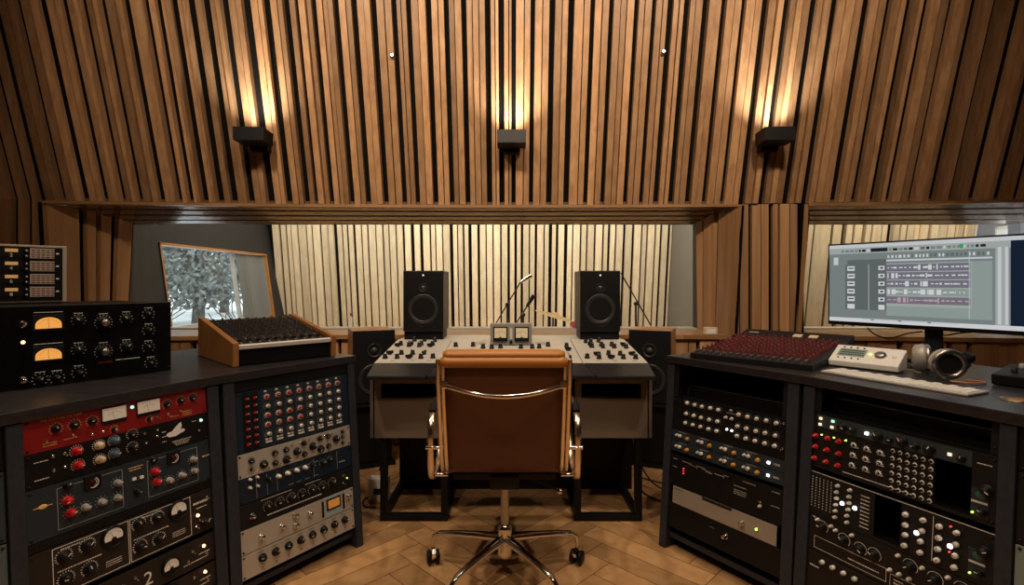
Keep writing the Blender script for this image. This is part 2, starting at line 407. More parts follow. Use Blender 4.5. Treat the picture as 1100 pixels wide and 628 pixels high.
m = MB(); m.box((2.17, 4.0, 0), (2.22, 7.1, 3.0)); tag(m.build('wall_live_room_right', M_greywall), kind='structure')
# leaning dark side wall with the garden window
def sx(z): return -3.24+(1.5-z)*.14
sw = struct('wall_live_room_left'); m = MB()
def sidebox(m, ya, yb, za, zb, t0=0, t1=.12, mi=0):
    m.hexa([(sx(za)-t0, ya, za), (sx(za)-t1, ya, za), (sx(za)-t1, yb, za), (sx(za)-t0, yb, za), (sx(zb)-t0, ya, zb), (sx(zb)-t1, ya, zb), (sx(zb)-t1, yb, zb), (sx(zb)-t0, yb, zb)], mi)
WY0, WY1, WZ0, WZ1 = 4.70, 6.76, .66, 1.50
sidebox(m, 3.9, WY0, 0, 3.05); sidebox(m, WY1, 7.3, 0, 3.05); sidebox(m, WY0, WY1, 0, WZ0); sidebox(m, WY0, WY1, WZ1, 3.05)
m.build('wall_panel', M_dkwall, sw)
w3 = struct('window_3'); m = MB(); t = .022
sidebox(m, WY0, WY1, WZ1-t, WZ1, -.012, .12); sidebox(m, WY0, WY1, WZ0, WZ0+t, -.012, .12); sidebox(m, WY0, WY0+t, WZ0, WZ1, -.012, .12); sidebox(m, WY1-t, WY1, WZ0, WZ1, -.012, .12)
m.build('window_frame', M_orangew, w3)
m = MB(); sidebox(m, 6.03, 6.06, WZ0+t, WZ1-t, .05, .09); sidebox(m, WY0+t, WY1-t, WZ0+t, WZ0+.05, .04, .09); m.build('mullion', M_alu2, w3)
m = MB(); sidebox(m, WY0, WY1, WZ0, WZ1, .10, .106); m.build('pane', glassmat('outer_glass', (.84, .87, .87)), w3)
ct = MB(); yy = 6.08
pts = [(6.08+.64*i/40, .022*sin(i*1.5)) for i in range(41)]
for (a, da), (b, db) in zip(pts[:-1], pts[1:]):
    ct.add([(sx(.70)-.03+da, a, .70), (sx(.70)-.03+db, b, .70), (sx(1.47)-.03+db, b, 1.47), (sx(1.47)-.03+da, a, 1.47),
            (sx(.70)-.034+da, a, .70), (sx(.70)-.034+db, b, .70), (sx(1.47)-.034+db, b, 1.47), (sx(1.47)-.034+da, a, 1.47)],
           [(0, 1, 2, 3), (7, 6, 5, 4)], 0, True)
tag(ct.build('curtain', mat('grey_curtain', (.16, .165, .16), .9)), 'grey pleated curtain at the right side of the live room garden window', 'curtain')
# booth side wall with a narrow window far right
w4 = struct('wall_booth_right'); m = MB()
m.box((4.66, 4.0, 0), (4.78, 4.60, 3.0)); m.box((4.66, 4.92, 0), (4.78, 5.3, 3.0)); m.box((4.66, 4.60, 0), (4.78, 4.92, 1.1)); m.box((4.66, 4.60, 1.66), (4.78, 4.92, 3.0))
m.build('wall_panel', M_dkwall, w4)
w5 = struct('window_4'); m = MB(); m.box((4.65, 4.60, 1.64), (4.78, 4.92, 1.66)); m.box((4.65, 4.60, 1.1), (4.78, 4.92, 1.13)); m.box((4.65, 4.60, 1.1), (4.78, 4.62, 1.66)); m.box((4.65, 4.90, 1.1), (4.78, 4.92, 1.66))
m.build('window_frame', M_alu2, w5)
# outdoors
m = MB(); m.box((-60, -10, -.5), (-3.6, 70, -.35)); tag(m.build('ground', mat('pale_gravel', (.82, .83, .84), .9, noise=(.6, .25))), kind='structure')
M_leaf = mat('grey_green_leaves', (.17, .19, .18), .8, noise=(6, .6)); M_bark = mat('bark', (.08, .075, .07), .9)
def tree(x, y, h, r, seed, label):
    rr = random.Random(seed); t = thing('garden_tree', label, 'tree', Matrix.Translation((x, y, -.35)), 'trees in the garden')
    m = MB(); m.rod((0, 0, 0), (0.1, 0, h*.6), .22, .1)
    for k in range(7):
        a = rr.uniform(0, 6.28); m.rod((0.05, 0, h*.15+.07*k*h), (cos(a)*r*.7, sin(a)*r*.6, h*.3+.07*k*h), .07, .03, 6)
    m.build('trunk', M_bark, t)
    m = MB()
    for k in range(9000):
        a = rr.uniform(0, 6.28); c = rr.uniform(-1, 1); q = rr.uniform(.6, 1)
        p = Vector((cos(a)*sqrt(1-c*c)*r*q, sin(a)*sqrt(1-c*c)*r*q, h*.56+c*h*.46*q)); s = rr.uniform(.05, .14)
        e1 = Vector((rr.uniform(-1, 1), rr.uniform(-1, 1), rr.uniform(-1, 1))).normalized()*s; e2 = e1.orthogonal().normalized()*s*.5
        m.add([p-e1, p+e2, p+e1, p-e2], [(0, 1, 2, 3)])
    m.build('foliage', M_leaf, t)
for i, (x, y, h, r) in enumerate(((-11.0, 18, 4.6, 2.5), (-17.0, 19, 5.0, 2.8), (-14, 25, 6.2, 3.1), (-7.9, 24, 5.6, 2.4), (-21.5, 26.5, 6.6, 3.3), (-26, 33, 8, 3.6))):
    tree(x, y, h, r, 20+i, 'grey green tree seen through the live room garden window, %s' % ('nearest right', 'nearest left', 'behind the two nearest', 'rightmost, partly hidden by the curtain', 'left of the back row', 'farthest left')[i])
def shrub(x, y, seed, label):
    rr = random.Random(seed); m = MB()
    for k in range(26):
        p = Vector((0, 0, 0)); d = Vector((rr.uniform(-.6, .6), rr.uniform(-.6, .6), 1)).normalized()
        pts = [p]
        for q in range(6): d = (d+Vector((rr.uniform(-.4, .4), rr.uniform(-.4, .4), rr.uniform(-.1, .1)))).normalized(); p = p+d*.2; pts.append(p)
        m.tube(pts, .012, 5)
    tag(m.build('bare_shrub', M_bark, M=Matrix.Translation((x, y, -.35))), label, 'shrub', 'bare shrubs in the garden')
shrub(-8.2, 11.5, 1, 'bare twiggy shrub outside the garden window, left'); shrub(-6.3, 12.0, 2, 'bare twiggy shrub outside the garden window, near the mullion')

# ------------------------------------------------------------ knobs and small hardware
def knob_mesh(name, r, h, skirt, body, cap, pointer, ns=18, base=None):
    m = MB()
    m.lathe([(r*skirt, 0), (r*skirt, h*.18), (r*.98, h*.26)], ns, 3)
    m.lathe([(r*.98, h*.26), (r*.88, h*.92), (r*.78, h)], ns, 0)
    if cap is not None: m.lathe([(r*.66, h), (r*.62, h*1.06), (0, h*1.07)], ns, 1)
    if pointer is not None: m.box((-r*.08, r*.15, h*1.0), (r*.08, r*.85, h*1.09), 2)
    return m.mesh('knob', [body, cap or body, pointer or body, base or body])
M_crim = mat('crimson_knob', (.30, .015, .025), .4)
KM = {
 'black': knob_mesh('k', .0085, .014, 1.25, M_black, M_blk2, M_print),
 'blackb': knob_mesh('k', .0125, .016, 1.2, M_black, M_blk2, M_print),
 'blacks': knob_mesh('k', .006, .011, 1.2, M_black, M_steel, M_print),
 'red': knob_mesh('k', .0095, .018, 1.25, M_redk, M_redk, M_print),
 'redm': knob_mesh('k', .0062, .014, 1.3, M_redk, M_redk, M_print),
 'dred': knob_mesh('k', .0074, .014, 1.35, M_crim, M_crim, M_print, 18, M_ltk),
 'wht': knob_mesh('k', .0074, .014, 1.35, M_white, M_greyk, M_black, 18, M_blk2),
 'cream': knob_mesh('k', .0095, .018, 1.2, M_cream, M_cream, M_black),
 'blue': knob_mesh('k', .0105, .018, 1.2, M_bluek, M_bluek, M_print),
 'grey': knob_mesh('k', .0085, .018, 1.2, M_greyk, M_greyk, M_print),
 'lt': knob_mesh('k', .0072, .014, 1.3, M_white, M_ltk, M_black, 18, M_blk2),
 'lts': knob_mesh('k', .005, .012, 1.15, M_ltk, M_white, M_black),
 'yel': knob_mesh('k', .0072, .013, 1.1, M_yel, M_yel, M_black),
 'whites': knob_mesh('k', .0068, .018, 1.2, M_white, M_white, M_black),
 'chrome': knob_mesh('k', .009, .018, 1.2, M_chrome, M_chrome, M_black),
 'ring': knob_mesh('k', .0050, .010, 1.55, M_blk2, M_greyk, M_print, 18, M_white),
 'rings': knob_mesh('k', .0040, .006, 1.5, M_blk2, M_black, None, 12, M_white),
 'tan': knob_mesh('k', .012, .018, 1.3, M_cream, M_cream, M_black),
}
m = MB(); m.lathe([(.0042, 0), (.0042, .003), (.0016, .004)], 10, 0); m.rod((0, 0, .003), (0, .004, .014), .0013, .0019, 8); TOG = m.mesh('toggle_switch', M_chrome)
m = MB(); m.lathe([(.0036, 0), (.0036, .0015), (.002, .003), (0, .0032)], 10, 0); SCR = m.mesh('screw', M_black)
def lampmesh(mt, r): m = MB(); m.lathe([(r*1.3, 0), (r*1.3, .003), (r, .004)], 14, 0); m.lathe([(r, .004), (r*.8, .008), (0, .010)], 14, 1); return m.mesh('indicator_lamp', [M_steel, mt])
LM = {'w': lampmesh(M_lamp_w, .0042), 'a': lampmesh(M_lamp_a, .005), 'g': lampmesh(M_lamp_g, .005), 'm': lampmesh(M_lamp_m, .005), 'r': lampmesh(M_lamp_r, .0022), 'gs': lampmesh(M_lamp_g, .0028), 'ww': lampmesh(M_lamp_w, .0062)}
def btnmesh(mt, w=.005, h=.004): m = MB(); m.box((-w, -h, 0), (w, h, .005)); return m.mesh('button', mt)
BT = {'w': btnmesh(M_white), 'c': btnmesh(M_lamp_c, .004, .004), 'lw': btnmesh(M_lamp_w, .004, .004), 'lm': btnmesh(M_lamp_m, .004, .004), 'r': btnmesh(M_redk, .0035, .004), 'wl': btnmesh(M_white, .012, .0028), 'ws': btnmesh(M_white, .0045, .0026)}
def put(name, me, parent, x, y, z=0, rot=0, label=None):
    o = bpy.data.objects.new(name, me); COL.objects.link(o); o.parent = parent
    o.location = (x, y, z); o.rotation_euler = (0, 0, rot)
    if label: o['label'] = label
    return o
FZ = .0045                              # faceplate front above the unit's plane
kr = random.Random(5)
def knob(u, k, x, y, rot=None):
    y = max(y, .0105); return put('knob', KM[k], u, x, y, FZ, kr.uniform(-2.2, 2.2) if rot is None else rot)
def toggle(u, x, y): return put('toggle_switch', TOG, u, x, max(y, .008), FZ, kr.choice((0, pi)))
def led(u, k, x, y): return put('indicator_lamp', LM[k], u, x, max(y, .009), FZ)
def btn(u, k, x, y): return put('button', BT[k], u, x, y, FZ)
def ticks(m, x, y, r, n=11, a0=-2.3, a1=2.3, l=.0032, w=.0007, mi=0):
    for i in range(n):
        a = a0+(a1-a0)*i/(n-1); c, s = sin(a), cos(a); R = Matrix.Translation((x, y, FZ)) @ Matrix.Rotation(-a, 4, 'Z')
        m.box((-w, r, 0), (w, r+l, .0004), mi, R)
def dashes(m, x0, y0, x1, rr, hgt=.0022, mi=0):
    x = x0
    while x < x1:
        w = rr.uniform(.0015, .006); w = min(w, x1-x); m.box((x, y0, FZ), (x+w, y0+hgt, FZ+.0004), mi); x += w+.0015
def rect(m, x0, y0, x1, y1, w=.0011, mi=0):
    for a, b in (((x0, y0), (x1, y0+w)), ((x0, y1-w), (x1, y1)), ((x0, y0+w), (x0+w, y1-w)), ((x1-w, y0+w), (x1, y1-w))):
        m.box((*a, FZ), (*b, FZ+.0004), mi)
def text(parent, s, x, y, size, mt, name='lettering', z=FZ, rot=0, align='LEFT', M=None, label=None):
    c = bpy.data.curves.new('t', 'FONT'); c.body = s; c.size = size; c.extrude = .0003; c.align_x = align; c.resolution_u = 2
    o = bpy.data.objects.new('t', c); COL.objects.link(o)
    me = bpy.data.meshes.new_from_object(o.evaluated_get(bpy.context.evaluated_depsgraph_get()))
    bpy.data.objects.remove(o); me.name = name; me.materials.clear(); me.materials.append(mt)
    t = bpy.data.objects.new(name, me); COL.objects.link(t); t.parent = parent
    t.matrix_local = M if M is not None else Matrix.Translation((x, y, z+.0003)) @ Matrix.Rotation(rot, 4, 'Z')
    return t
def square_meter(u, x0, y0, x1, y1, face=M_vu, dark=.35):
    m = MB(); m.box((x0, y0, FZ), (x1, y1, FZ+.004)); f = m.build('meter', M_black, u, bevel=.0008)
    m = MB(); m.box((x0+.0015, y0+(y1-y0)*dark*.6, FZ+.0042), (x1-.0015, y1-.0015, FZ+.0047), 0)
    cx = (x0+x1)/2; cy = y0+(y1-y0)*dark*.5; R = (y1-y0)*.62
    for i in range(9):
        a = -.75+1.5*i/8; Rm = Matrix.Translation((cx, cy, FZ+.0048)) @ Matrix.Rotation(-a, 4, 'Z'); m.box((-.0003, R*.78, 0), (.0003, R*.9, .0003), 1, Rm)
    Rm = Matrix.Translation((cx, cy, FZ+.0049)) @ Matrix.Rotation(.25, 4, 'Z'); m.box((-.0003, R*.15, 0), (.0003, R*.85, .0003), 1, Rm)
    m.build('meter_dial', [face, M_black], f); return f
def round_meter(u, x, y, r, face=M_vuw):
    m = MB(); m.lathe([(r, 0), (r, .007), (r*.86, .010), (r*.84, .006)], 28, 0, Matrix.Translation((x, y, FZ))); f = m.build('meter', M_black, u)
    m = MB(); pts = [(x+r*.78*cos(a), y+r*.78*sin(a)) for a in [radians(-20+220*i/18) for i in range(19)]]
    m.prism(pts, (FZ+.0062, FZ+.0068), 0)
    for i in range(9):
        a = -.9+1.8*i/8; Rm = Matrix.Translation((x, y-r*.2, FZ+.0069)) @ Matrix.Rotation(-a, 4, 'Z'); m.box((-.0003, r*.62, 0), (.0003, r*.74, .0003), 1, Rm)
    Rm = Matrix.Translation((x, y-r*.2, FZ+.0069)) @ Matrix.Rotation(.35, 4, 'Z'); m.box((-.0003, 0, 0), (.0003, r*.75, .0004), 1, Rm)
    m.lathe([(r*.22, 0), (r*.2, .002), (0, .0022)], 12, 1, Matrix.Translation((x, y-r*.22, FZ+.0068)))
    m.build('meter_dial', [face, M_black], f); return f

# ------------------------------------------------------------ rack cabinets
RW = .4826; T = .082; TOPZ = .78
class Bay:
    def __init__(s, right_or_left_pt, e, name_label, side_l=.034, side_r=.034, depth=.5):
        s.o = Vector((*right_or_left_pt, 0)); s.e = Vector((*e, 0)).normalized(); s.n = s.e.cross(Vector((0, 0, 1))).normalized()
        s.up = (Vector((0, 0, 1))-s.n*T).normalized(); s.nn = s.e.cross(s.up).normalized()
        # cabinet frame: x along the face, y inward, z up
        Mc = Matrix.Identity(4)
        for i in range(3): Mc[i][0] = s.e[i]; Mc[i][1] = -s.n[i]; Mc[i][2] = (0, 0, 1)[i]; Mc[i][3] = s.o[i]
        s.Mc = Mc
        if name_label:
            t = thing('rack_cabinet', name_label, 'rack cabinet', Mc)
            pr = [(.0-.012, TOPZ-.002), (-T*TOPZ-.012, 0), (depth, 0), (depth, TOPZ-.002)]
            if side_l: MB().prism(pr, (-side_l-.001, -.001), axis='x').build('side_panel', M_slate, t, bevel=.002)
            if side_r: MB().prism(pr, (RW+.001, RW+side_r+.001), axis='x').build('side_panel', M_slate, t, bevel=.002)
            MB().box((0, -T*.70+.01, .045), (RW, depth-.02, .065)).build('bottom_panel', M_slate, t)
            MB().box((0, depth-.015, .065), (RW, depth, TOPZ-.004)).build('back_panel', M_black, t)
            s.t = t
    def face(s, h):                    # origin of a unit whose top edge is h below the eye, at the left ear
        z = H-h; return s.o+s.n*(T*(TOPZ-z))+Vector((0, 0, z))
    def M(s, h_top, hgt): return frame(s.face(h_top)-s.up*hgt, s.e, s.nn)
    def uv(s, M, px, py):              # where a sight line meets the face
        d = Vector(((px-CX)/F, 1, -(py-CY)/F)); c = Vector((0, 0, H)); o = M.to_translation()
        t = (o-c).dot(s.nn)/d.dot(s.nn); p = M.inverted() @ (c+d*t); return p.x, p.y
U = .04445
def unit(bay, name, label, cat, h0, hgt, face, x0=0, x1=RW, depth=.22, screws=True):
    M = bay.M(h0, hgt); t = thing(name, label, cat, M); g = .0008
    MB().box((x0+g, g, .001), (x1-g, hgt-g, FZ)).build('faceplate', face, t, bevel=.0008)
    MB().box((x0+.02, .004, -depth), (x1-.02, hgt-.004, .0005)).build('chassis', M_black, t)
    if screws:
        for sx_ in (x0+.009, x1-.009):
            for sy_ in ((.009, hgt-.009) if hgt > .06 else (hgt/2,)): put('screw', SCR, t, sx_, sy_, FZ)
    t['_'] = 0; del t['_']
    return t, M
E1 = (.4148, .9099); E2 = (.56, .828)
LB1 = Bay((-1.236, 1.291), E1, 'slate grey rack cabinet left of the chair, holding the red topped effects stack', .034, .04)
e1 = Vector((*E1, 0)).normalized()
LB2 = Bay((-.987, 1.817), E2, 'slate grey rack cabinet under the wood sided mixer', .04, .034)
b0 = Vector((-1.236, 1.291, 0))-e1*(RW+.037)
LB0 = Bay((b0.x, b0.y), E1, 'slate grey rack cabinet cut by the left edge of the picture', .034, 0)
def mir(b, e): r = b.o+b.e*RW; return (-r.x, r.y), (e[0], -e[1])
RB2 = Bay(*mir(LB2, E2), 'slate grey rack cabinet under the red knob mixer', .034, .04)
RB1 = Bay(*mir(LB1, E1), 'slate grey rack cabinet under the computer monitor', .04, .034)
RB0 = Bay(*mir(LB0, E1), 'slate grey rack cabinet cut by the right edge of the picture', 0, .034)
# worktops: one continuous slab over each wing
def isect(p, d, q, e):
    den = d.x*e.y-d.y*e.x; w = q-p; s = (w.x*e.y-w.y*e.x)/den; return p+d*s
def worktop(sgn, label):
    off = .018
    a = LB1.o+LB1.n*off; b = LB2.o+LB2.n*off; A = a-LB1.e*(RW+.1); C = b+LB2.e*(RW+.042); B = isect(a, LB1.e, b, LB2.e)
    Bk = B-((LB1.n+LB2.n).normalized())*.83; Ck = C-LB2.n*.82; Ak = A-LB1.n*.82
    poly = [A, B, C, Ck, Bk, Ak]; pts = [(sgn*p.x, p.y) for p in poly]
    if sgn > 0: pts = [(p.x, p.y) for p in poly]; 
    m = MB().prism([(p[0], p[1]) for p in pts], (TOPZ, .81)); t = thing('worktop', label, 'worktop')
    m.build('top_board', M_top, t, bevel=.002)
    # support panels at the back edge
    for q, r2 in ((Ak, Bk), (Bk, Ck)):
        d = (r2-q).normalized(); nrm = Vector((d.y, -d.x, 0)); 
        if nrm.dot(q-A) > 0: nrm = -nrm
        q2 = q+nrm*.05+d*.03; r3 = r2+nrm*.05-d*.03; q3 = q2+nrm*.02; r4 = r3+nrm*.02
        P = [(p.x*sgn, p.y, z) for z in (0, TOPZ) for p in (q2, r3, r4, q3)]
        MB().hexa(P).build('rear_panel', M_slate, t)
    return t
worktop(1, 'dark wood grain worktop over the left rack cabinets')
worktop(-1, 'dark wood grain worktop over the right rack cabinets')

rr = random.Random(2)
# ---- left bay 1
h = .350
t, M = unit(LB1, 'distortion_unit', 'red faced valve distortion unit with two cream needle meters, top of its rack', 'audio unit', h, 2*U, M_red)
P = lambda b, M, lst: [b.uv(M, x, y) for x, y in lst]
pr = MB()
for x, y in P(LB1, M, [(59, 460), (79, 456), (98, 452), (178.5, 434), (193, 430), (205.8, 427)]): knob(t, 'black', x, y); ticks(pr, x, y, .013)
for x, y in P(LB1, M, [(121.6, 461), (159.5, 450)]): knob(t, 'blacks', x, y); ticks(pr, x, y, .009, 9)
for x, y in P(LB1, M, [(49, 474), (78, 467), (98, 466), (110, 463), (168, 447), (180, 445), (193, 441)]): toggle(t, x, y)
for a, b in (((108, 454), (134, 434.5)), ((146, 448), (170, 427.5))):
    x0, y0 = LB1.uv(M, *a); x1, y1 = LB1.uv(M, *b); y0 = .035; y1 = .080
    square_meter(t, x0, y0, x1, y1, M_vuw)
x, y = LB1.uv(M, 140, 437); led(t, 'm', x, y)
pr2 = pr; [dashes(pr, a, b, a+.03, rr, .0016) for a, b in ((.04, .018), (.04, .012), (.085, .018), (.36, .012), (.40, .02), (.40, .014), (.40, .008))]
pr.build('printed_legend', M_gold, t)
text(t, 'THE CULTURE VULTURE', .035, .076, .0085, M_gold); h += 2*U
t, M = unit(LB1, 'equaliser', 'black equaliser with red, cream and blue knobs and a white bird emblem', 'audio unit', h, 2*U, M_black)
for k, l in (('red', [(81, 484), (82.6, 499)]), ('cream', [(105, 478), (106, 493)]), ('blue', [(121.5, 473), (121.5, 487)]), ('black', [(141, 466), (141, 480)])):
    for x, y in P(LB1, M, l): knob(t, k, x, y)
pr = MB()
for x, y in P(LB1, M, [(81, 484), (82.6, 499), (105, 478), (106, 493), (121.5, 473), (121.5, 487), (141, 466), (141, 480)]): ticks(pr, x, y, .0135, 13)
for x, y in P(LB1, M, [(56, 488), (57, 505), (68, 484), (69, 501), (154, 461), (156, 475), (168, 455), (168, 468), (213, 462)]): toggle(t, x, min(y, .072))
x, y = LB1.uv(M, 214, 451); led(t, 'm', x, min(y, .076))
for a, b, w in ((.02, .065, .03), (.02, .02, .03), (.365, .022, .06), (.37, .016, .05), (.375, .010, .04), (.335, .06, .012), (.335, .045, .012), (.335, .03, .012), (.43, .07, .015)): dashes(pr, a, b, a+w, rr, .002)
pr.build('printed_legend', M_print, t)
bx, by = LB1.uv(M, 186, 460); by = min(by, .050)
bird = [(-.022, -.006), (-.014, -.012), (.004, -.013), (.016, -.008), (.026, -.006), (.030, -.001), (.024, .003), (.018, .001), (.021, .012), (.019, .022), (.012, .018), (.002, .010), (-.006, .002), (-.014, .001), (-.019, -.001)]
MB().prism([(bx+a*1.15, by+b*1.15+.004) for a, b in bird], (FZ, FZ+.0008)).build('bird_emblem', M_white, t); h += 2*U
t, M = unit(LB1, 'compressor', 'blue grey compressor with red knobs and two white outlined channels', 'audio unit', h, 3*U, M_bg)
for k, l in (('red', [(71, 537), (74.4, 550), (165, 506), (167, 517)]), ('grey', [(90, 544.5), (108, 538.5), (125, 534), (124.5, 518), (180.5, 515.5), (193.5, 510), (207, 505), (206, 493)]), ('black', [(146, 527), (71, 521), (163, 493)])):
    for x, y in P(LB1, M, l): knob(t, k, x, y)
pr = MB()
for l in [(71, 537), (74.4, 550), (165, 506), (167, 517), (90, 544.5), (108, 538.5), (125, 534), (124.5, 518), (180.5, 515.5), (193.5, 510), (207, 505), (206, 493)]:
    x, y = LB1.uv(M, *l); ticks(pr, x, y, .0135, 9)
xa, _ = LB1.uv(M, 60, 530); xb, _ = LB1.uv(M, 131, 520); xc, _ = LB1.uv(M, 157, 500); xd, _ = LB1.uv(M, 211, 490)
rect(pr, xa, .012, xb, .120); rect(pr, xc, .012, xd, .120)
for px, py in ((98, 517), (185, 491)):
    x, y = LB1.uv(M, px, py); f = MB().box((x-.020, y-.018, FZ), (x+.020, y+.018, FZ+.005)).build('meter', M_black, t, bevel=.001)
    g = MB(); g.tube([(x+.013*sin(a), y+.013*cos(a)-.002, FZ+.0055) for a in [radians(30+15*i) for i in range(13)]], .0009, 6)
    Rm = Matrix.Translation((x, y-.002, FZ+.0055)) @ Matrix.Rotation(.5, 4, 'Z'); g.box((-.0006, 0, 0), (.0006, .011, .0004), 1, Rm)
    for i in range(6): Rm = Matrix.Translation((x, y-.002, FZ+.0055)) @ Matrix.Rotation(-.5-.45*i, 4, 'Z'); g.box((-.0005, .007, 0), (.0005, .011, .0004), 0, Rm)
    g.build('meter_dial', [M_white, M_redk], f)
for px, py in ((142.7, 514), (150.5, 512)): x, y = LB1.uv(M, px, py); btn(t, 'w', x, y)
pr.build('printed_legend', M_printd, t)
x, y = LB1.uv(M, 45, 544); g = MB(); g.ball((x, y, FZ), (.010, .006, .0015), 12); g.box((x-.02, y-.001, FZ), (x+.02, y+.001, FZ+.0006)); g.build('oval_emblem', M_gold, t)
g = MB(); x, y = LB1.uv(M, 145, 503); dashes(g, x-.02, y+.004, x+.02, rr, .003); dashes(g, x-.018, y-.003, x+.015, rr, .003); x, y = LB1.uv(M, 220, 487); dashes(g, x-.012, y-.008, x+.012, rr, .004); g.build('yellow_legend', M_gold, t)
h += 3*U
t, M = unit(LB1, 'vent_panel', 'black perforated vent panel below the blue grey compressor', 'rack panel', h, .024, M_black, screws=False)
g = MB()
for i in range(70): g.box((.02+i*.0063, .006, FZ), (.022+i*.0063, .018, FZ+.001))
g.build('vent_slots', M_dark, t); h += .025
t, M = unit(LB1, 'channel_compressor', 'dark brown two channel compressor with two round needle meters', 'audio unit', h, 3*U, M_umber)
pr = MB()
for l in [(67.6, 597), (92.7, 585), (70, 621), (95, 610), (148, 562), (168, 555), (149.5, 586), (170, 578)]:
    x, y = LB1.uv(M, *l); knob(t, 'blackb', x, y); ticks(pr, x, y, .0165, 15, l=.004, w=.0008)
for px, py in ((120, 575.5), (190, 547)): x, y = LB1.uv(M, px, py); round_meter(t, x, y, .030)
xa, _ = LB1.uv(M, 55, 600); xb, _ = LB1.uv(M, 138, 570); xc, _ = LB1.uv(M, 204, 550)
rect(pr, xa, .006, xb-.002, .128, .0016); rect(pr, xb+.001, .006, xc, .128, .0016)
for a in (xa+.01, xb+.01):
    dashes(pr, a, .064, a+.10, rr, .003); dashes(pr, a+.01, .118, a+.08, rr, .003); dashes(pr, a+.11, .03, a+.15, rr, .002); dashes(pr, a+.11, .036, a+.15, rr, .002); dashes(pr, a+.11, .024, a+.15, rr, .002)
dashes(pr, .42, .095, .47, rr, .007); dashes(pr, .43, .08, .465, rr, .003)
pr.build('printed_legend', M_print, t)
x, y = LB1.uv(M, 210.6, 553); led(t, 'a', x, y); knob(t, 'blackb', .455, .03)
for l in [(214, 558), (223, 557), (210, 565), (221, 525+8)]: x, y = LB1.uv(M, *l); toggle(t, x, y)
h += 3*U+.012
for i, (lab, hh) in enumerate((('dark brown mono unit marked 2 with one round needle meter', 2*U), ('dark brown mono unit at the floor end of the left rack', 2*U-.012))):
    t, M = unit(LB1, 'mono_compressor', lab, 'audio unit', h, hh, M_umber); pr = MB()
    x, y = (.395, .046); led(t, 'a', .445, .058)
    round_meter(t, .34, .044, .028)
    dashes(pr, .02, .072, .16, rr, .003); dashes(pr, .38, .02, .46, rr, .003); dashes(pr, .43, .035, .465, rr, .003)
    for x, y in ((.05, .04), (.10, .04), (.15, .04), (.20, .04)): knob(t, 'blackb', x, y); ticks(pr, x, y, .0165, 13)
    for x, y in ((.395, .03), (.41, .055), (.455, .03), (.24, .06)): toggle(t, x, y)
    pr.build('printed_legend', M_print, t)
    if i == 0: text(t, '2', .262, .022, .055, M_print)
    h += hh+.006
# ---- left bay 2
h = .352
t, M = unit(LB2, 'blank_panel', 'black blank panel above the module frame with red and white knobs', 'rack panel', h, .042, M_black); h += .043
HG = .216
t, M = unit(LB2, 'channel_strip_rack', 'module frame of eight identical strips of red and white knobs', 'audio unit', h, HG, M_navy)
pr = MB()
for c in range(8):
    x = .118+c*.0445
    MB().box((x-.021, .004, FZ), (x+.021, HG-.004, FZ+.001)).build('module', M_bg, t)
    cols = ('dred', 'wht', 'dred', 'dred', 'wht') if c < 4 else ('dred', 'wht', 'wht', 'wht', 'wht')
    for r, k in enumerate(cols):
        y = HG-.032-r*.034; knob(t, k, x, y).location.z += .001
        ticks(pr, x, y, .0115, 9, l=.002)
    btn(t, 'ws', x-.008, .030); btn(t, 'ws', x+.006, .030); btn(t, 'wl', x, .020)
    btn(t, 'ws', x-.006, HG-.010)
for c in range(2):
    x = .040+c*.030; MB().box((x-.013, .004, FZ), (x+.013, HG-.004, FZ+.001)).build('module', M_black, t)
    for r in range(7): btn(t, 'r', x, HG-.026-r*.027); pr.box((x+.007, HG-.028-r*.027, FZ+.001), (x+.010, HG-.024-r*.027, FZ+.0016))
for v in range(len(pr.v)): pr.v[v] = (pr.v[v][0], pr.v[v][1], pr.v[v][2]+.001)
pr.build('printed_legend', M_print, t); h += HG+.001
def zA(l): return [(240+x/5.233, 380+y/5.233) for x, y in l]
def zB(l): return [(240+x/4.553, 490+y/4.553) for x, y in l]
t, M = unit(LB2, 'silver_equaliser', 'silver faced equaliser with two staggered rows of black knobs', 'audio unit', h, .086, M_alu)
ks = [(.05, .055, 'black'), (.05, .025, 'blacks'), (.095, .030, 'blackb'), (.14, .058, 'black'), (.14, .022, 'black'), (.185, .058, 'black'), (.185, .022, 'blackb'), (.23, .040, 'blackb'), (.262, .064, 'black'), (.262, .022, 'black'), (.30, .042, 'blackb'), (.335, .064, 'black'), (.335, .022, 'blackb'), (.372, .064, 'black'), (.372, .024, 'black'), (.41, .044, 'blackb'), (.443, .066, 'blacks'), (.443, .044, 'blacks'), (.443, .020, 'blacks')]
pr = MB()
for x, y, k in ks: knob(t, k, x, y); ticks(pr, x, y, .014 if k == 'blackb' else .011, 9)
for x in (.075, .115, .16, .207, .245, .285, .318, .355, .392): toggle(t, x, .070 if x > .2 else .012)
pr.build('printed_legend', M_black, t); h += .087
t, M = unit(LB2, 'blue_preamplifier', 'navy blue preamplifier with four small white knobs', 'audio unit', h, .087, M_navy)
for x, y in P(LB2, M, zB([(263, 95), (308, 80), (352, 66), (393, 52)])): knob(t, 'whites', x, y)
pr = MB(); x, y = LB2.uv(M, *zB([(215, 110)])[0]); knob(t, 'black', x, y)
for x, y in P(LB2, M, zB([(125, 112), (160, 100), (125, 152), (162, 142)])): knob(t, 'lts', x, y)
for x, y in P(LB2, M, zB([(430, 40), (480, 30), (515, 15)])): knob(t, 'black', x, y); ticks(pr, x, y, .012)
for a in (.065, .105, .145, .30, .41): pr.box((a, .006, FZ), (a+.001, .080, FZ+.0005))
for a in (.19, .225, .26, .30): dashes(pr, a, .065, a+.025, rr, .002); dashes(pr, a, .012, a+.02, rr, .002)
dashes(pr, .42, .03, .45, rr, .005); pr.build('printed_legend', M_printd, t); h += .088
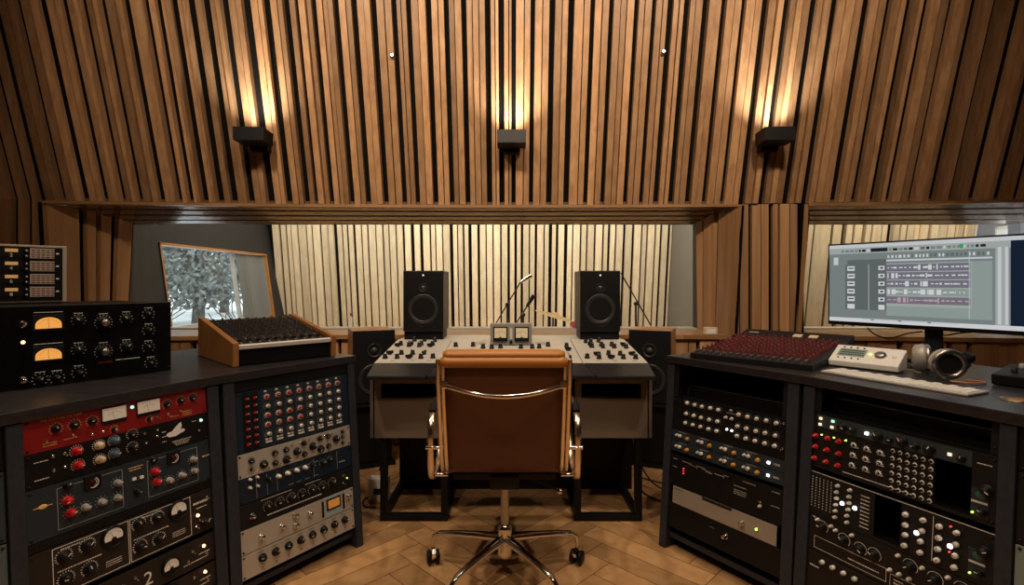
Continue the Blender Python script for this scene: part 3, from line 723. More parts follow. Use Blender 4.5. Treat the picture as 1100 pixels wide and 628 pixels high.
t, M = unit(LB2, 'black_preamplifier', 'black preamplifier with a row of dark dials and white lettering', 'audio unit', h, .086, M_dark)
pr = MB()
for i in range(7): x = .105+i*.046; knob(t, 'blackb', x, .050); ticks(pr, x, .050, .016, 11)
knob(t, 'chrome', .045, .038); toggle(t, .435, .06); toggle(t, .435, .03); led(t, 'gs', .452, .045)
dashes(pr, .10, .018, .33, rr, .004); dashes(pr, .08, .078, .20, rr, .002); dashes(pr, .26, .078, .33, rr, .002)
pr.build('printed_legend', M_print, t); h += .087
t, M = unit(LB2, 'silver_compressor', 'silver compressor with chrome knobs and an amber meter window', 'audio unit', h, .085, M_alu)
for x, y in ((.075, .040), (.155, .045), (.210, .066), (.210, .030), (.272, .050)): knob(t, 'chrome', x, y)
knob(t, 'chrome', .455, .055)
MB().box((.345, .006, FZ), (.420, .080, FZ+.001)).build('meter_plate', mat('pale_blue_plate', (.30, .42, .47), .4), t)
f = MB().box((.350, .030, FZ+.001), (.416, .074, FZ+.004)).build('meter_bezel', M_black, t)
f2 = MB().box((.356, .036, FZ+.004), (.410, .068, FZ+.0046)).build('meter_window', M_amber2 if 'M_amber2' in globals() else mat('amber_window', (.55, .22, .04), .4, emit=(1, .4, .08), es=.18), t)
pr = MB(); dashes(pr, .352, .012, .41, rr, .010); pr.build('printed_legend', M_white, t)
MB().box((.328, .012, FZ), (.336, .074, FZ+.003)).build('black_handle', M_black, t); MB().box((.428, .012, FZ), (.436, .074, FZ+.003)).build('black_handle', M_black, t)
h += .086
t, M = unit(LB2, 'silver_line_mixer', 'silver line mixer with eight black knobs over eight chrome switches', 'audio unit', h, .085, M_alu)
for i in range(8): knob(t, 'blackb', .075+i*.051, .052); toggle(t, .075+i*.051, .018)
pr = MB()
for i in range(8): dashes(pr, .062+i*.051, .074, .085+i*.051, rr, .0018)
pr.build('printed_legend', M_black, t)
# ---- right bay 2 (far)
def zC(l): return [(715+x/5.233, 380+y/5.233) for x, y in l]
def zD(l): return [(700+x/4.24, 480+y/4.24) for x, y in l]
def tray(bay, h0, hh, label):
    M = bay.M(h0, hh); t = thing('rack_shelf', label, 'rack shelf', M)
    MB().box((.005, 0, -.28), (RW-.005, .003, .001)).build('shelf_plate', M_black, t)
    MB().box((.020, .003, -.06), (RW-.020, .052, -.056)).build('device_front', M_black, t)
    MB().box((.020, .052, -.06), (RW-.020, .0535, -.05)).build('front_lip', M_steel, t)
    for x in (.0, RW-.018): MB().box((x, 0, -.004), (x+.018, hh, .002)).build('ear', M_dark, t)
    for x in (.026, RW-.034): MB().box((x, .008, -.055), (x+.008, .040, -.05)).build('latch', M_steel, t)
    for x in (.009, RW-.009): put('screw', SCR, t, x, hh*.8, .002); put('screw', SCR, t, x, hh*.2, .002)
    return t
tray(RB2, .352, .140, 'open dark rack shelf at the top of the cabinet under the red knob mixer')
h = .494
t, M = unit(RB2, 'console_equaliser', 'black stereo equaliser with three rows of pale knobs', 'audio unit', h, 3*U, M_black)
pr = MB()
for l in zC([(130, 275), (172, 285), (213, 295), (260, 303), (305, 313), (420, 340), (470, 352), (520, 363), (575, 373), (632, 388),
             (125, 335), (167, 346), (208, 357), (254, 368), (300, 378), (413, 405), (463, 418), (516, 432), (568, 443), (625, 457),
             (120, 386), (162, 398), (205, 408), (250, 421), (296, 432), (410, 459), (460, 474), (512, 487), (566, 501), (622, 515)]):
    x, y = RB2.uv(M, *l); knob(t, 'lt', x, y); ticks(pr, x, y, .0105, 7)
for l in zC([(345, 355), (378, 363)]): x, y = RB2.uv(M, *l); knob(t, 'lts', x, y)
for l in zC([(352, 422), (380, 430)]): x, y = RB2.uv(M, *l); led(t, 'w', x, y)
for l in zC([(114, 268), (112, 385), (668, 390), (662, 530)]): x, y = RB2.uv(M, *l); toggle(t, x, y)
x, y = RB2.uv(M, *zC([(372, 318)])[0]); text(t, 'M', x-.006, y-.004, .014, M_print)
dashes(pr, x-.02, y-.012, x+.02, rr, .002); pr.build('printed_legend', M_printd, t); h += 3*U+.001
for j in range(2):
    t, M = unit(RB2, 'preamplifier', ('upper', 'lower')[j]+' of two blue black preamplifiers with yellow knobs', 'audio unit', h, U, M_bg, screws=False)
    pr = MB()
    for i, x in enumerate((.045, .150, .255, .350)):
        knob(t, 'lt', x, .024); knob(t, 'yel', x+.035, .020); knob(t, 'lts', x-.018, .024); dashes(pr, x-.01, .038, x+.03, rr, .002)
        ticks(pr, x, .024, .0105, 7)
    btn(t, 'lw', .425, .022); dashes(pr, .444, .018, .465, rr, .008); pr.build('printed_legend', M_printd, t); h += U+.0008
h += .012
t, M = unit(RB2, 'black_converter', 'black converter with white signal lines and three red lamps in a column', 'audio unit', h, .128, M_black)
pr = MB()
for a, b, w in ((.012, .108, .022), (.012, .075, .022), (.06, .108, .045), (.13, .108, .04), (.17, .098, .03), (.21, .102, .04), (.25, .108, .02), (.295, .085, .05), (.295, .070, .05), (.295, .063, .05), (.295, .056, .05), (.33, .11, .05), (.44, .11, .03), (.44, .06, .03)): dashes(pr, a, b, a+w, rr, .0028)
for a in (.09, .15, .21): pr.box((a, .104, FZ), (a+.04, .1052, FZ+.0004)); pr.box((a+.04, .096, FZ), (a+.0412, .1052, FZ+.0004))
pr.build('printed_legend', M_printd, t)
for i in range(3): led(t, 'r', .07, .082-.010*i)
toggle(t, .40, .06); knob(t, 'lts', .40, .045); h += .130
t, M = unit(RB2, 'power_conditioner', 'beige silver faced power unit with a glowing green button', 'audio unit', h, .072, M_beige2 if 'M_beige2' in globals() else mat('beige_silver', (.36, .31, .26), .4, .2), x0=.018, x1=RW-.018, screws=False)
knob(t, 'chrome', .335, .034); led(t, 'g', .392, .034); pr = MB(); dashes(pr, .03, .060, .07, rr, .003); pr.box((.16, .060, FZ), (.29, .071, FZ+.0006)); pr.build('printed_legend', M_dark, t); h += .073
t, M = unit(RB2, 'black_power_unit', 'plain black unit with one chrome knob below the beige silver one', 'audio unit', h, .100, M_black)
knob(t, 'chrome', .27, .060); pr = MB(); dashes(pr, .20, .07, .22, rr, .0015); pr.build('printed_legend', M_printd, t)
# ---- right bay 1 (near)
def zE(l): return [(865+x/5.708, 400+y/5.708) for x, y in l]
def zF(l): return [(980+x/5.708, 400+y/5.708) for x, y in l]
def zG(l): return [(855+x/4.908, 500+y/4.908) for x, y in l]
def zH(l): return [(970+x/4.908, 500+y/4.908) for x, y in l]
tray(RB1, .352, .084, 'open dark rack shelf at the top of the cabinet under the monitor')
h = .438; hh = 4*U
def modframe(bay, h, hh, label, gaps):
    M = bay.M(h, hh); t = thing('module_rack', label, 'audio unit', M)
    m = MB(); xs = [0]+[q for g in gaps for q in g[:2]]+[RW]
    m.box((0, hh-.006, 0), (RW, hh, FZ)); m.box((0, 0, 0), (RW, .008, FZ))
    for a, b in zip(xs[::2], xs[1::2]): m.box((a, .008, 0), (b, hh-.006, FZ))
    m.build('faceplate', M_dark, t)
    MB().box((.01, .001, -.18), (RW-.01, hh-.001, -.176)).build('rear_board', M_black, t)
    MB().box((.01, .001, -.176), (RW-.01, .006, 0)).build('bottom_plate', M_black, t)
    for sx_ in (.008, RW-.008):
        for sy_ in (.012, hh-.012): put('screw', SCR, t, sx_, sy_, FZ)
    return t, M
g0 = RB1.uv(RB1.M(h, hh), 1004, 515)[0]; g1 = RB1.uv(RB1.M(h, hh), 1044, 530)[0]
t, M = modframe(RB1, h, hh, 'module rack with nine red knobs beside grids of ringed knobs', [(g0, g1)])
# top strip
MB().box((.012, hh-.044, FZ), (.43, hh-.004, FZ+.002)).build('monitor_strip', M_teal, t)
def Z2(o): o.location.z += .002; return o
for l, k in ((zE([(106, 280)])[0], 'c'), (zE([(102, 316)])[0], 'c'), (zE([(180, 298)])[0], 'lm'), (zE([(174, 334)])[0], 'c'), (zE([(387, 372)])[0], 'lw'), (zF([(240, 500)])[0], 'c')):
    x, y = RB1.uv(M, *l); Z2(btn(t, k, x, y))
for l, k in ((zE([(238, 335)])[0], 'blackb'), (zE([(303, 350)])[0], 'black'), (zE([(456, 390)])[0], 'blackb'), (zE([(527, 410)])[0], 'black'), (zE([(605, 422)])[0], 'blackb'), (zF([(30, 450)])[0], 'black'), (zF([(115, 468)])[0], 'blackb'), (zF([(312, 525)])[0], 'black')):
    x, y = RB1.uv(M, *l); Z2(knob(t, k, x, y))
for l in zE([(73, 385), (146, 402), (215, 422), (72, 452), (141, 473), (214, 496), (66, 522), (135, 545), (208, 568)]):
    x, y = RB1.uv(M, *l); knob(t, 'redm', x, y)
pr = MB()
for l in zE([(113, 380), (188, 398), (260, 415)]): x, y = RB1.uv(M, *l); led(t, 'gs', x, y)
for l in zE([(303, 445), (297, 505), (291, 567), (382, 468), (375, 530), (373, 592), (465, 492), (460, 556), (455, 615)]):
    x, y = RB1.uv(M, *l); knob(t, 'ring', x, y); ticks(pr, x, y, .008, 7); dashes(pr, x+.008, y-.006, x+.014, rr, .002)
xa = RB1.uv(M, 960, 486)[0]; xb = RB1.uv(M, 1001, 505)[0]
for c in range(6):
    for r in range(6):
        x = xa+(xb-xa)*c/5; y = hh-.058-r*.0215; knob(t, 'rings', x, y)
        pr.box((x-.002, y+.0065, FZ), (x+.002, y+.0075, FZ+.0004))
xr = (g1+RW)/2-.006
def psu(t, hh):
    MB().box((xr-.020, .012, FZ), (xr+.016, hh*.62, FZ+.001)).build('power_module', M_slate, t)
    knob(t, 'blackb', xr+.012, hh*.62); led(t, 'gs', xr-.014, hh*.16); knob(t, 'black', xr+.006, hh*.22)
    MB().ball((xr, hh*.50, FZ+.001), (.012, .010, .001), 10).build('green_emblem', mat('green_print', (.03, .10, .08), .5), t)
    g = MB(); g.box((xr-.019, hh*.35, FZ+.001), (xr+.015, hh*.39, FZ+.0015)); dashes(g, xr-.008, hh*.14, xr+.015, rr, .002); g.build('label_strip', M_ltk, t)
psu(t, hh-.04)
for a, b, w in ((.44, hh-.03, .03), (.02, .010, .0), (.10, .012, .2)): dashes(pr, a, b, a+w, rr, .0025)
pr.build('printed_legend', M_print, t)
h += hh+.014; hh = 3*U+.006
M = RB1.M(h, hh); g0 = RB1.uv(M, 939, 570)[0]; g1 = RB1.uv(M, 968, 570)[0]
t, M = modframe(RB1, h, hh, 'module rack with bright white indicator lights and columns of pale knobs', [(g0, g1)])
pr = MB(); xa = RB1.uv(M, 874, 520)[0]; xb = RB1.uv(M, 894, 525)[0]
for c in range(6):
    for r in range(12): x = xa+(xb-xa)*c/5; y = hh-.020-r*.0085; pr.box((x-.0012, y, FZ), (x+.0012, y+.002, FZ+.002))
for l in zG([(228, 105), (222, 138), (222, 170), (218, 205), (216, 237), (213, 270), (293, 128), (289, 162), (289, 195), (284, 230), (278, 263), (277, 297)]):
    x, y = RB1.uv(M, *l); knob(t, 'lts', x, y)
for l in zG([(253, 197), (320, 222)])+zH([(80, 352), (257, 422)]): x, y = RB1.uv(M, *l); led(t, 'ww', x, y)
for l in zG([(590, 255), (588, 310), (588, 362), (583, 418)])+zH([(118, 285), (112, 342), (105, 397), (102, 455), (203, 318), (200, 378), (195, 437), (190, 495), (295, 352), (290, 413), (287, 472), (282, 533)]):
    x, y = RB1.uv(M, *l); knob(t, 'lt', x, y)
for l in zH([(262, 318), (255, 452)]): x, y = RB1.uv(M, *l); led(t, 'r', x, y)
xa = RB1.uv(M, 926, 530)[0]
for r in range(9): dashes(pr, xa, hh-.026-r*.0115, xa+.026, rr, .0028)
pr.box((.0, hh-.003, FZ), (RW, hh-.0015, FZ+.0006)); x = RB1.uv(M, 1002, 590)[0]; pr.box((x, .01, FZ), (x+.0012, hh-.01, FZ+.0006))
pr.build('printed_legend', M_print, t)
g1 = RB1.uv(M, 1044, 580)[0]; psu(t, hh); h += hh+.001; hh = 3*U-.02
t, M = unit(RB1, 'valve_channel', 'black channel strip with pale dial arcs and script lettering', 'audio unit', h, hh, M_dark)
pr = MB()
for x, y in ((.045, .085), (.115, .075), (.165, .07), (.205, .072), (.30, .085), (.36, .08), (.42, .085)): knob(t, 'blackb', x, y); ticks(pr, x, y, .018, 17, -1.2, 2.2, l=.0012, w=.0016)
for x, y in ((.03, .102), (.075, .100), (.09, .093), (.14, .100), (.27, .100), (.33, .095), (.25, .05), (.275, .05), (.30, .05), (.39, .1)): knob(t, 'lts', x, y)
rect(pr, .02, .010, .24, .048, .001); rect(pr, .25, .006, .45, .040, .001)
for i in range(4): dashes(pr, .26+.045*i, .016, .29+.045*i, rr, .004); dashes(pr, .26+.045*i, .026, .285+.045*i, rr, .003)
dashes(pr, .13, .024, .22, rr, .003); dashes(pr, .01, .104, .02, rr, .005)
pr.build('printed_legend', M_print, t); 
h += hh+.001; hh = 1.040-h
t, M = unit(RB1, 'dual_preamplifier', 'black preamplifier with cream knobs at the foot of the right rack', 'audio unit', h, hh, M_dark)
for i in range(4): knob(t, 'lt', .055+i*.034, hh-.022)
knob(t, 'tan', .255, hh-.032); knob(t, 'tan', .33, hh-.032); knob(t, 'lt', .40, hh-.03)
for i in range(5): knob(t, 'blackb', .05+i*.08, .035)
pr = MB(); dashes(pr, .01, hh-.05, .04, rr, .004); dashes(pr, .2, hh-.06, .4, rr, .003); pr.build('printed_legend', M_print, t)
# ---- near bays, cut by the picture's edges
for bay, side in ((LB0, 'left'), (RB0, 'right')):
    hs = [(.352, .11, M_black, 'black'), (.463, .17, M_teal if side == 'left' else M_dark, 'dark slate'), (.635, .14, mat('sage', (.20, .25, .22), .45) if side == 'right' else mat('dusk_blue', (.09, .11, .125), .45), 'pale'), (.777, .20, M_dark, 'charcoal')]
    for h0, hh, fm, word in hs:
        t, M = unit(bay, 'edge_unit', '%s faced unit in the cabinet at the %s edge of the picture' % (word, side), 'audio unit', h0, hh, fm)
        for i in range(6):
            for r in range(2): knob(t, ('black', 'blackb', 'lt')[(i+r) % 3] if word != 'pale' else 'blackb', .04+i*.08, hh*.3+r*hh*.4)
        pr = MB(); dashes(pr, .02, hh*.5, RW-.02, rr, .004); pr.build('printed_legend', M_print, t)

# ------------------------------------------------------------ gear standing on the left worktop
Z0 = .8105
def flatframe(x, y, ex, z=Z0): # x along front edge, y inward, z up
    e = Vector((ex[0], ex[1], 0)).normalized(); M = Matrix.Identity(4); nin = Vector((-e.y, e.x, 0))
    for i in range(3): M[i][0] = e[i]; M[i][1] = nin[i]; M[i][2] = (0, 0, 1)[i]; M[i][3] = (x, y, z)[i]
    return M
# wood sided mixer
mx = thing('sidecar_mixer', 'small black mixer with orange wood cheeks on the left worktop', 'mixer', flatframe(-1.044, 1.921, (.286, .296)))
Wm = .412; Dm = .445; hf, hb = .090, .165
for x0 in (0, Wm-.022):
    MB().prism([(0, 0), (Dm, 0), (Dm, hb), (Dm-.03, hb), (0, hf)], (x0, x0+.022), axis='x').build('wood_cheek', M_orangew, mx, bevel=.003)
MB().prism([(.012, .004), (Dm-.01, .004), (Dm-.01, hb-.012), (Dm-.04, hb-.014), (.012, hf-.014)], (.023, Wm-.023), axis='x').build('body', M_black, mx)
sl = atan2(hb-hf, Dm-.03); PM = Matrix.Translation((0, .012, hf-.013)) @ Matrix.Rotation(sl, 4, 'X')
MB().box((.023, -.014, -.010), (Wm-.023, .004, .004), 0, PM).build('front_rail', M_white, mx)
kn = MB(); kn.lathe([(.0075, 0), (.0075, .003), (.005, .004), (.0045, .013), (.0035, .014)], 12, 0); kn.box((-.0006, 0, .0138), (.0006, .0045, .0146), 1); KMx = kn.mesh('knob', [M_black, M_print])
fd = MB(); fd.box((-.005, -.010, 0), (.005, .010, .008)); FDx = fd.mesh('fader', [M_black])
for i in range(10):
    x = .045+i*.0355
    for r in range(8):
        o = put('knob', KMx, mx, 0, 0); o.matrix_local = PM @ Matrix.Translation((x, .13+r*.037, 0))
    o = put('fader', FDx, mx, 0, 0); o.matrix_local = PM @ Matrix.Translation((x, .060, 0))
g = MB()
for i in range(10): g.box((.044+i*.0355, .02, .0002), (.046+i*.0355, .105, .0008), 0, PM)
for i in range(10):
    for r in range(8): g.box((.034+i*.0355, .118+r*.037, .0002), (.050+i*.0355, .1192+r*.037, .0006), 0, PM)
g.build('printed_legend', M_printd, mx)
# big black valve compressor
vc = thing('valve_compressor', 'large black valve compressor with two amber lit meters on the left worktop', 'audio unit', flatframe(-1.506, 1.455, (.567, .824)))
Wc = .484; Hc = .249; Dc = .46
MB().box((.012, .006, .003), (Wc-.012, Dc, Hc-.004)).build('chassis', M_black, vc, bevel=.003)
MB().box((0, -.002, .001), (Wc, .006, Hc)).build('faceplate', mat('gloss_black', (.008, .008, .009), .3), vc, bevel=.002)
VM = frame((0, 0, 0), (1, 0, 0), (0, -1, 0)); VM[1][3] = -.002+FZ   # face frame: x right, y up, z out
vf = MB().box((.004, .004, FZ-.001), (Wc-.004, Hc-.004, FZ), 0).build('front_overlay', M_black, vc, VM)
bay_c = Bay((-1.506, 1.455), (.567, .824), None)
def cuv(px, py):
    o = vc.matrix_world.to_translation(); n = Vector((.824, -.567, 0)); d = Vector(((px-CX)/F, 1, -(py-CY)/F)); c = Vector((0, 0, H))
    t_ = (o-c).dot(n)/d.dot(n); p = vc.matrix_world.inverted() @ (c+d*t_); return p.x, p.z
def zI(x, y): return cuv(x/5.5, 315+y/5.5)
def onface(me, name, x, y, rot=0, z=FZ):
    o = bpy.data.objects.new(name, me); COL.objects.link(o); o.parent = vc; o.matrix_local = VM @ Matrix.Translation((x, y, z)) @ Matrix.Rotation(rot, 4, 'Z'); return o
for cy_ in (175, 358):
    x, y = zI(285, cy_); g = MB(); wv = .031
    g.box((x-wv-.006, y-.022, FZ), (x+wv+.006, y+.026, FZ+.003)); f = g.build('meter', M_blk2, vc, VM, bevel=.001)
    g = MB(); pts = [(x-wv, y-.016), (x+wv, y-.016)]+[(x+wv*cos(a), y-.004+.022*sin(a)) for a in [pi*i/14 for i in range(15)]]
    g.prism(pts, (FZ+.003, FZ+.0034), 0)
    for i in range(9): a = -1+2*i/8; g.box((-.0004, .024, FZ+.0035), (.0004, .028, FZ+.0038), 1, Matrix.Translation((x, y-.014, 0)) @ Matrix.Rotation(-a, 4, 'Z'))
    g.box((-.0004, 0, FZ+.0036), (.0004, .028, FZ+.0040), 1, Matrix.Translation((x, y-.014, 0)) @ Matrix.Rotation(.05, 4, 'Z'))
    g.build('meter_dial', [M_amber, M_black], f)
for (zx, zy), k in (((463, 150), 'blackb'), ((463, 325), 'blackb'), ((610, 165), 'big'), ((610, 335), 'big'), ((745, 140), 'blackb'), ((745, 305), 'blackb'), ((875, 115), 'black'), ((877, 210), 'black'), ((875, 310), 'black'), ((890, 405), 'black'), ((235, 500), 'black'), ((335, 490), 'black'), ((465, 460), 'black')):
    x, y = zI(zx, zy)
    if k == 'big': 
        if 'big' not in KM: KM['big'] = knob_mesh('k', .017, .022, 1.2, M_black, M_steel, M_print)
    onface(KM[k], 'knob', x, y-.004, kr.uniform(-1, 1))
    g = MB(); ticks(g, x, y-.004, .022 if k == 'big' else .0165, 13 if k == 'big' else 9); dashes(g, x-.012, y+(.024 if k == 'big' else .017), x+.012, rr, .0025)
    g.build('printed_legend', M_print, vc, VM)
g = MB(); x, y = zI(285, 112); g.box((x-.034, y, FZ), (x+.034, y+.0016, FZ+.001)); x, y = zI(285, 297); g.box((x-.034, y, FZ), (x+.034, y+.0016, FZ+.001)); x, y = zI(745, 388); dashes(g, x-.03, y, x+.04, rr, .003); g.build('printed_legend', M_print, vc, VM)
g = MB(); x, y = zI(620, 405); g.box((x-.02, y-.003, FZ), (x+.02, y+.003, FZ+.001)); g.build('red_plate', M_red, vc, VM)
x, y = zI(133, 288); onface(LM['a'], 'indicator_lamp', x, y)
for q in ((133, 183), (133, 512)): x, y = zI(*q); onface(KM['chrome'], 'knob', x, y)
for q in ((.475, .235), (.475, .015), (.475, .13)): onface(SCR, 'screw', *q)
# unit on top of it with four rows
tu = thing('noise_reduction_unit', 'light framed black unit numbered 2 4 6 8 on top of the valve compressor', 'audio unit', flatframe(-1.86, 1.537, (.112, .135), .8105+.2495))
Wt = .403; Ht = .199
MB().box((0, 0, 0), (Wt, .13, Ht)).build('case', mat('pale_case', (.42, .36, .29), .5), tu, bevel=.002)
TM = frame((0, 0, 0), (1, 0, 0), (0, -1, 0))
MB().box((.004, .006, -.002), (Wt-.012, Ht-.007, .002)).build('faceplate', M_black, tu, TM)
for r in range(4):
    y = Ht-.030-r*.0445
    MB().box((Wt-.172, y-.012, .002), (Wt-.112+.0, y+.003+.012, .003)).build('number_panel', M_dark, tu, TM)
    MB().box((Wt-.160, y+.004, .002), (Wt-.128, y+.015, .004)).build('lit_window', mat('amber_dim', (.5, .3, .12), .5, emit=(1, .5, .2), es=.25), tu, TM)
    text(tu, str(2*(r+1)), 0, 0, .017, M_print, M=TM @ Matrix.Translation((Wt-.149, y-.012, .0035)))
    m = MB(); m.box((Wt-.098, y-.016, .002), (Wt-.034, y+.019, .004), 0)
    for i in range(5):
        for j in range(4): m.box((Wt-.094+i*.0128, y-.013+j*.008, .004), (Wt-.085+i*.0128, y-.010+j*.008, .0046), 1)
    m.build('grid_panel', [mat('pale_grid', (.46, .39, .32), .5), M_drk], tu, TM)
    MB().box((Wt-.030, y, .002), (Wt-.022, y+.005, .004)).build('button', M_white, tu, TM)
    for i in range(2): put('knob', KM['blacks'], tu, 0, 0).matrix_local = TM @ Matrix.Translation((Wt-.108, y+.008-.018*i, .002))

# ------------------------------------------------------------ gear on the right worktop
rm = thing('line_mixer', 'dark grey mixer covered in rows of dark red knobs on the right worktop', 'mixer', flatframe(.757, 2.165, (.322, -.33)))
Wr, Dr = .462, .61
MB().prism([(0, 0), (Dr, 0), (Dr, .085), (Dr-.11, .060), (0, .022)], (0, Wr), axis='x').build('body', M_blk2, rm, bevel=.002)
RMx = Matrix.Translation((0, 0, .022)) @ Matrix.Rotation(atan2(.038, Dr-.11), 4, 'X')
kn = MB(); kn.lathe([(.0055, 0), (.0055, .003), (.0048, .004), (.0042, .016), (.0034, .017)], 10, 0); kn.box((-.0005, 0, .0168), (.0005, .0038, .0176), 1); KR = kn.mesh('knob', [M_drk, M_print])
fd = MB(); fd.box((-.0055, -.011, 0), (.0055, .011, .010)); FR = fd.mesh('fader', [mat('fader_grey', (.09, .09, .10), .5)])
cnt = 0; rest = MB(); NC = 16
for r in range(10):
    for i in range(NC):
        x = .02+i*.0275; Tm = RMx @ Matrix.Translation((x, .080+r*.043, 0)); cnt += 1
        if cnt <= 100: put('knob', KR, rm, 0, 0).matrix_local = Tm
        else: rest.lathe([(.0055, 0), (.0055, .003), (.0048, .004), (.0042, .016), (.0034, .017)], 10, 0, Tm); rest.box((-.0005, 0, .0168), (.0005, .0038, .0176), 1, Tm)
tag(rest.build('rear_knobs', [M_drk, M_print], rm), kind='stuff')
for i in range(NC): put('fader', FR, rm, 0, 0).matrix_local = RMx @ Matrix.Translation((.02+i*.0275, .03, 0))
g = MB()
for i in range(NC-1): g.box((.033+i*.0275, .01, .0002), (.0336+i*.0275, .49, .0006), 0, RMx)
g.build('printed_legend', M_printd, rm)
MT = Matrix.Translation((0, Dr-.11, .060)) @ Matrix.Rotation(atan2(.025, .11), 4, 'X')
for x in (.235, .300): 
    g = MB().box((x, .03, 0), (x+.035, .065, .004), 0, MT).build('meter', M_vu, rm)
g = MB(); dashes(g, .03, .06, .075, rr, .010); g.build('maker_plate', M_print, rm, MT @ Matrix.Translation((0, 0, -FZ+.0005)))
# white remote controller
rc = thing('remote_controller', 'silver monitor remote with a small display behind the white keyboard', 'remote', flatframe(1.215, 1.962, (.137, -.175)))
Wq = .222
MB().prism([(0, .004), (.10, .004), (.10, .075), (.004, .027), (0, .024)], (0, Wq), axis='x').build('case', M_white, rc, bevel=.003)
QM = Matrix.Translation((0, .004, .0272)) @ Matrix.Rotation(atan2(.048, .096), 4, 'X')
MB().box((.018, .030, 0), (.108, .080, .001), 0, QM).build('display', mat('lcd', (.16, .22, .20), .3, emit=(.6, .8, .7), es=.08), rc)
g = MB()
for r in range(3): 
    x = .024
    while x < .10: w = rr.uniform(.002, .007); g.box((x, .038+r*.014, .001), (x+w, .045+r*.014, .0014), 0, QM); x += w+.002
g.build('display_digits', M_blk2, rc)
for i in range(4):
    for yy in (.016, .090): MB().lathe([(.0035, 0), (.003, .003)], 10, 0, QM @ Matrix.Translation((.028+i*.022, yy, 0))).build('button', M_black, rc)
MB().lathe([(.019, 0), (.018, .008), (.014, .011), (0, .0115)], 22, 0, QM @ Matrix.Translation((.155, .052, 0))).build('dial', M_steel, rc)
MB().lathe([(.008, 0), (.007, .004), (0, .005)], 14, 0, QM @ Matrix.Translation((.198, .050, 0))).build('button', M_white, rc)
MB().lathe([(.006, 0), (.005, .003), (0, .004)], 14, 0, QM @ Matrix.Translation((.122, .055, 0))).build('indicator_lamp', M_lamp_g, rc)
# keyboard
kb = thing('computer_keyboard', 'slim white computer keyboard along the front of the right worktop', 'keyboard', flatframe(1.095, 1.812, (.178, -.390)))
MB().box((0, 0, 0), (.425, .115, .007)).build('case', M_alu, kb, bevel=.002)
for r in range(6):
    n_ = 20; 
    for i in range(n_ if r else 13):
        if r == 0 and 3 <= i <= 7:
            if i > 3: continue
            x0, x1 = .006+3*.0206, .006+8*.0206-.003
        else: x0 = .006+i*.0206; x1 = x0+.0178
        if r == 0 and i >= 8: x0 = .006+i*.0206; x1 = x0+.0178
        o = MB().box((x0, .004+r*.0182, .007), (x1, .004+r*.0182+.0155, .0095)).build('key', M_white, kb) if r < 5 or i % 2 == 0 else None
# monitor
MZ = .941; m0 = Vector((1.442, 2.33, 0)); me_ = Vector((.362, -.523, 0)).normalized()
mon = thing('computer_monitor', 'wide computer monitor showing audio tracks on the right worktop', 'monitor', flatframe(m0.x, m0.y, (me_.x, me_.y), .811))
MWd = .83; MHt = .361; zb = MZ-.811
def mb(m, x0, z0, x1, z1, y0, y1, mi=0): return m.box((x0, y0, zb+z0), (x1, y1, zb+z1), mi)
mb(MB(), 0, 0, MWd, MHt, 0, .022).build('bezel', M_black, mon, bevel=.003)
mb(MB(), .08, .05, MWd-.08, MHt-.05, .022, .055).build('rear_housing', M_black, mon, bevel=.01)
scr = MB(); cols = [emis('screen_%d' % i, c, 1) for i, c in enumerate([(.17, .20, .195), (.105, .125, .12), (.32, .35, .33), (.012, .016, .016), (.50, .52, .54), (.15, .145, .18), (.58, .58, .60), (.008, .014, .028), (.24, .29, .27), (.45, .30, .34), (.03, .30, .10)])]
SX0, SX1, SZ0, SZ1 = .007, MWd-.007, .016, MHt-.007
def sr(x0, z0, x1, z1, c, lay=0):      # fractions of the part of the screen shown in the app window
    X = lambda f: SX0+(SX1-SX0)*f; Z = lambda f: SZ0+(SZ1-SZ0)*f
    scr.box((X(x0), -.0012-.0002*lay, zb+Z(z0)), (X(x1), -.0008, zb+Z(z1)), c)
sr(0, 0, 1, 1, 7, 0); sr(0, .955, 1, 1, 4, 1); sr(0, 0, 1, .05, 6, 1)
aw = .735                               # application window width
sr(0, .05, aw, .955, 0, 1); sr(.0, .88, aw, .955, 2, 2); sr(.05, .80, aw-.06, .88, 0, 2); sr(.09, .72, .27, .80, 1, 3); sr(.27, .77, aw-.06, .79, 4, 3)
sr(.02, .13, .075, .86, 0, 2); sr(.022, .74, .045, .84, 4, 3)
sr(.08, .16, .27, .74, 1, 2)
sr(.27, .10, aw-.06, .745, 8, 2); sr(.27, .22, aw-.13, .74, 2, 3)
sr(aw-.05, .05, aw-.005, .90, 2, 3); sr(aw-.042, .06, aw-.030, .89, 4, 4); sr(aw-.018, .06, aw-.008, .89, 4, 4)
rs = random.Random(4)
for k in range(5):
    z = .735-k*.098
    sr(.27, z-.09, aw-.135, z-.004, 5 if k != 3 else 8, 4)
    x = .275
    while x < aw-.15:
        w = rs.uniform(.004, .02); hh_ = rs.choice((.006, .012, .03)) if x < .5 else .008
        sr(x, z-.045-hh_, x+w, z-.045+hh_, 9 if k == 4 else 6, 5); x += w+rs.uniform(.0, .012)
    sr(.09, z-.075, .125, z-.015, 6, 3); sr(.095, z-.05, .12, z-.035, 3, 4)
    sr(.235, z-.07, .262, z-.02, 6, 3); sr(.243, z-.055, .256, z-.035, 3, 4)
sr(.09, .17, .125, .23, 6, 3); sr(.235, .17, .262, .23, 6, 3)
x = .06
while x < aw-.08:
    w = rs.uniform(.006, .02); sr(x, .90, x+w, .93, rs.choice((3, 4, 0, 1, 3, 0, 3, 1, 4)), 4); x += w+.006
sr(.20, .895, .275, .94, 3, 5); sr(.56, .897, .575, .94, 10, 5)
x = .275
while x < aw-.07: w = rs.uniform(.004, .012); sr(x, .81, x+w, .845, rs.choice((4, 1, 6)), 4); x += w+.008
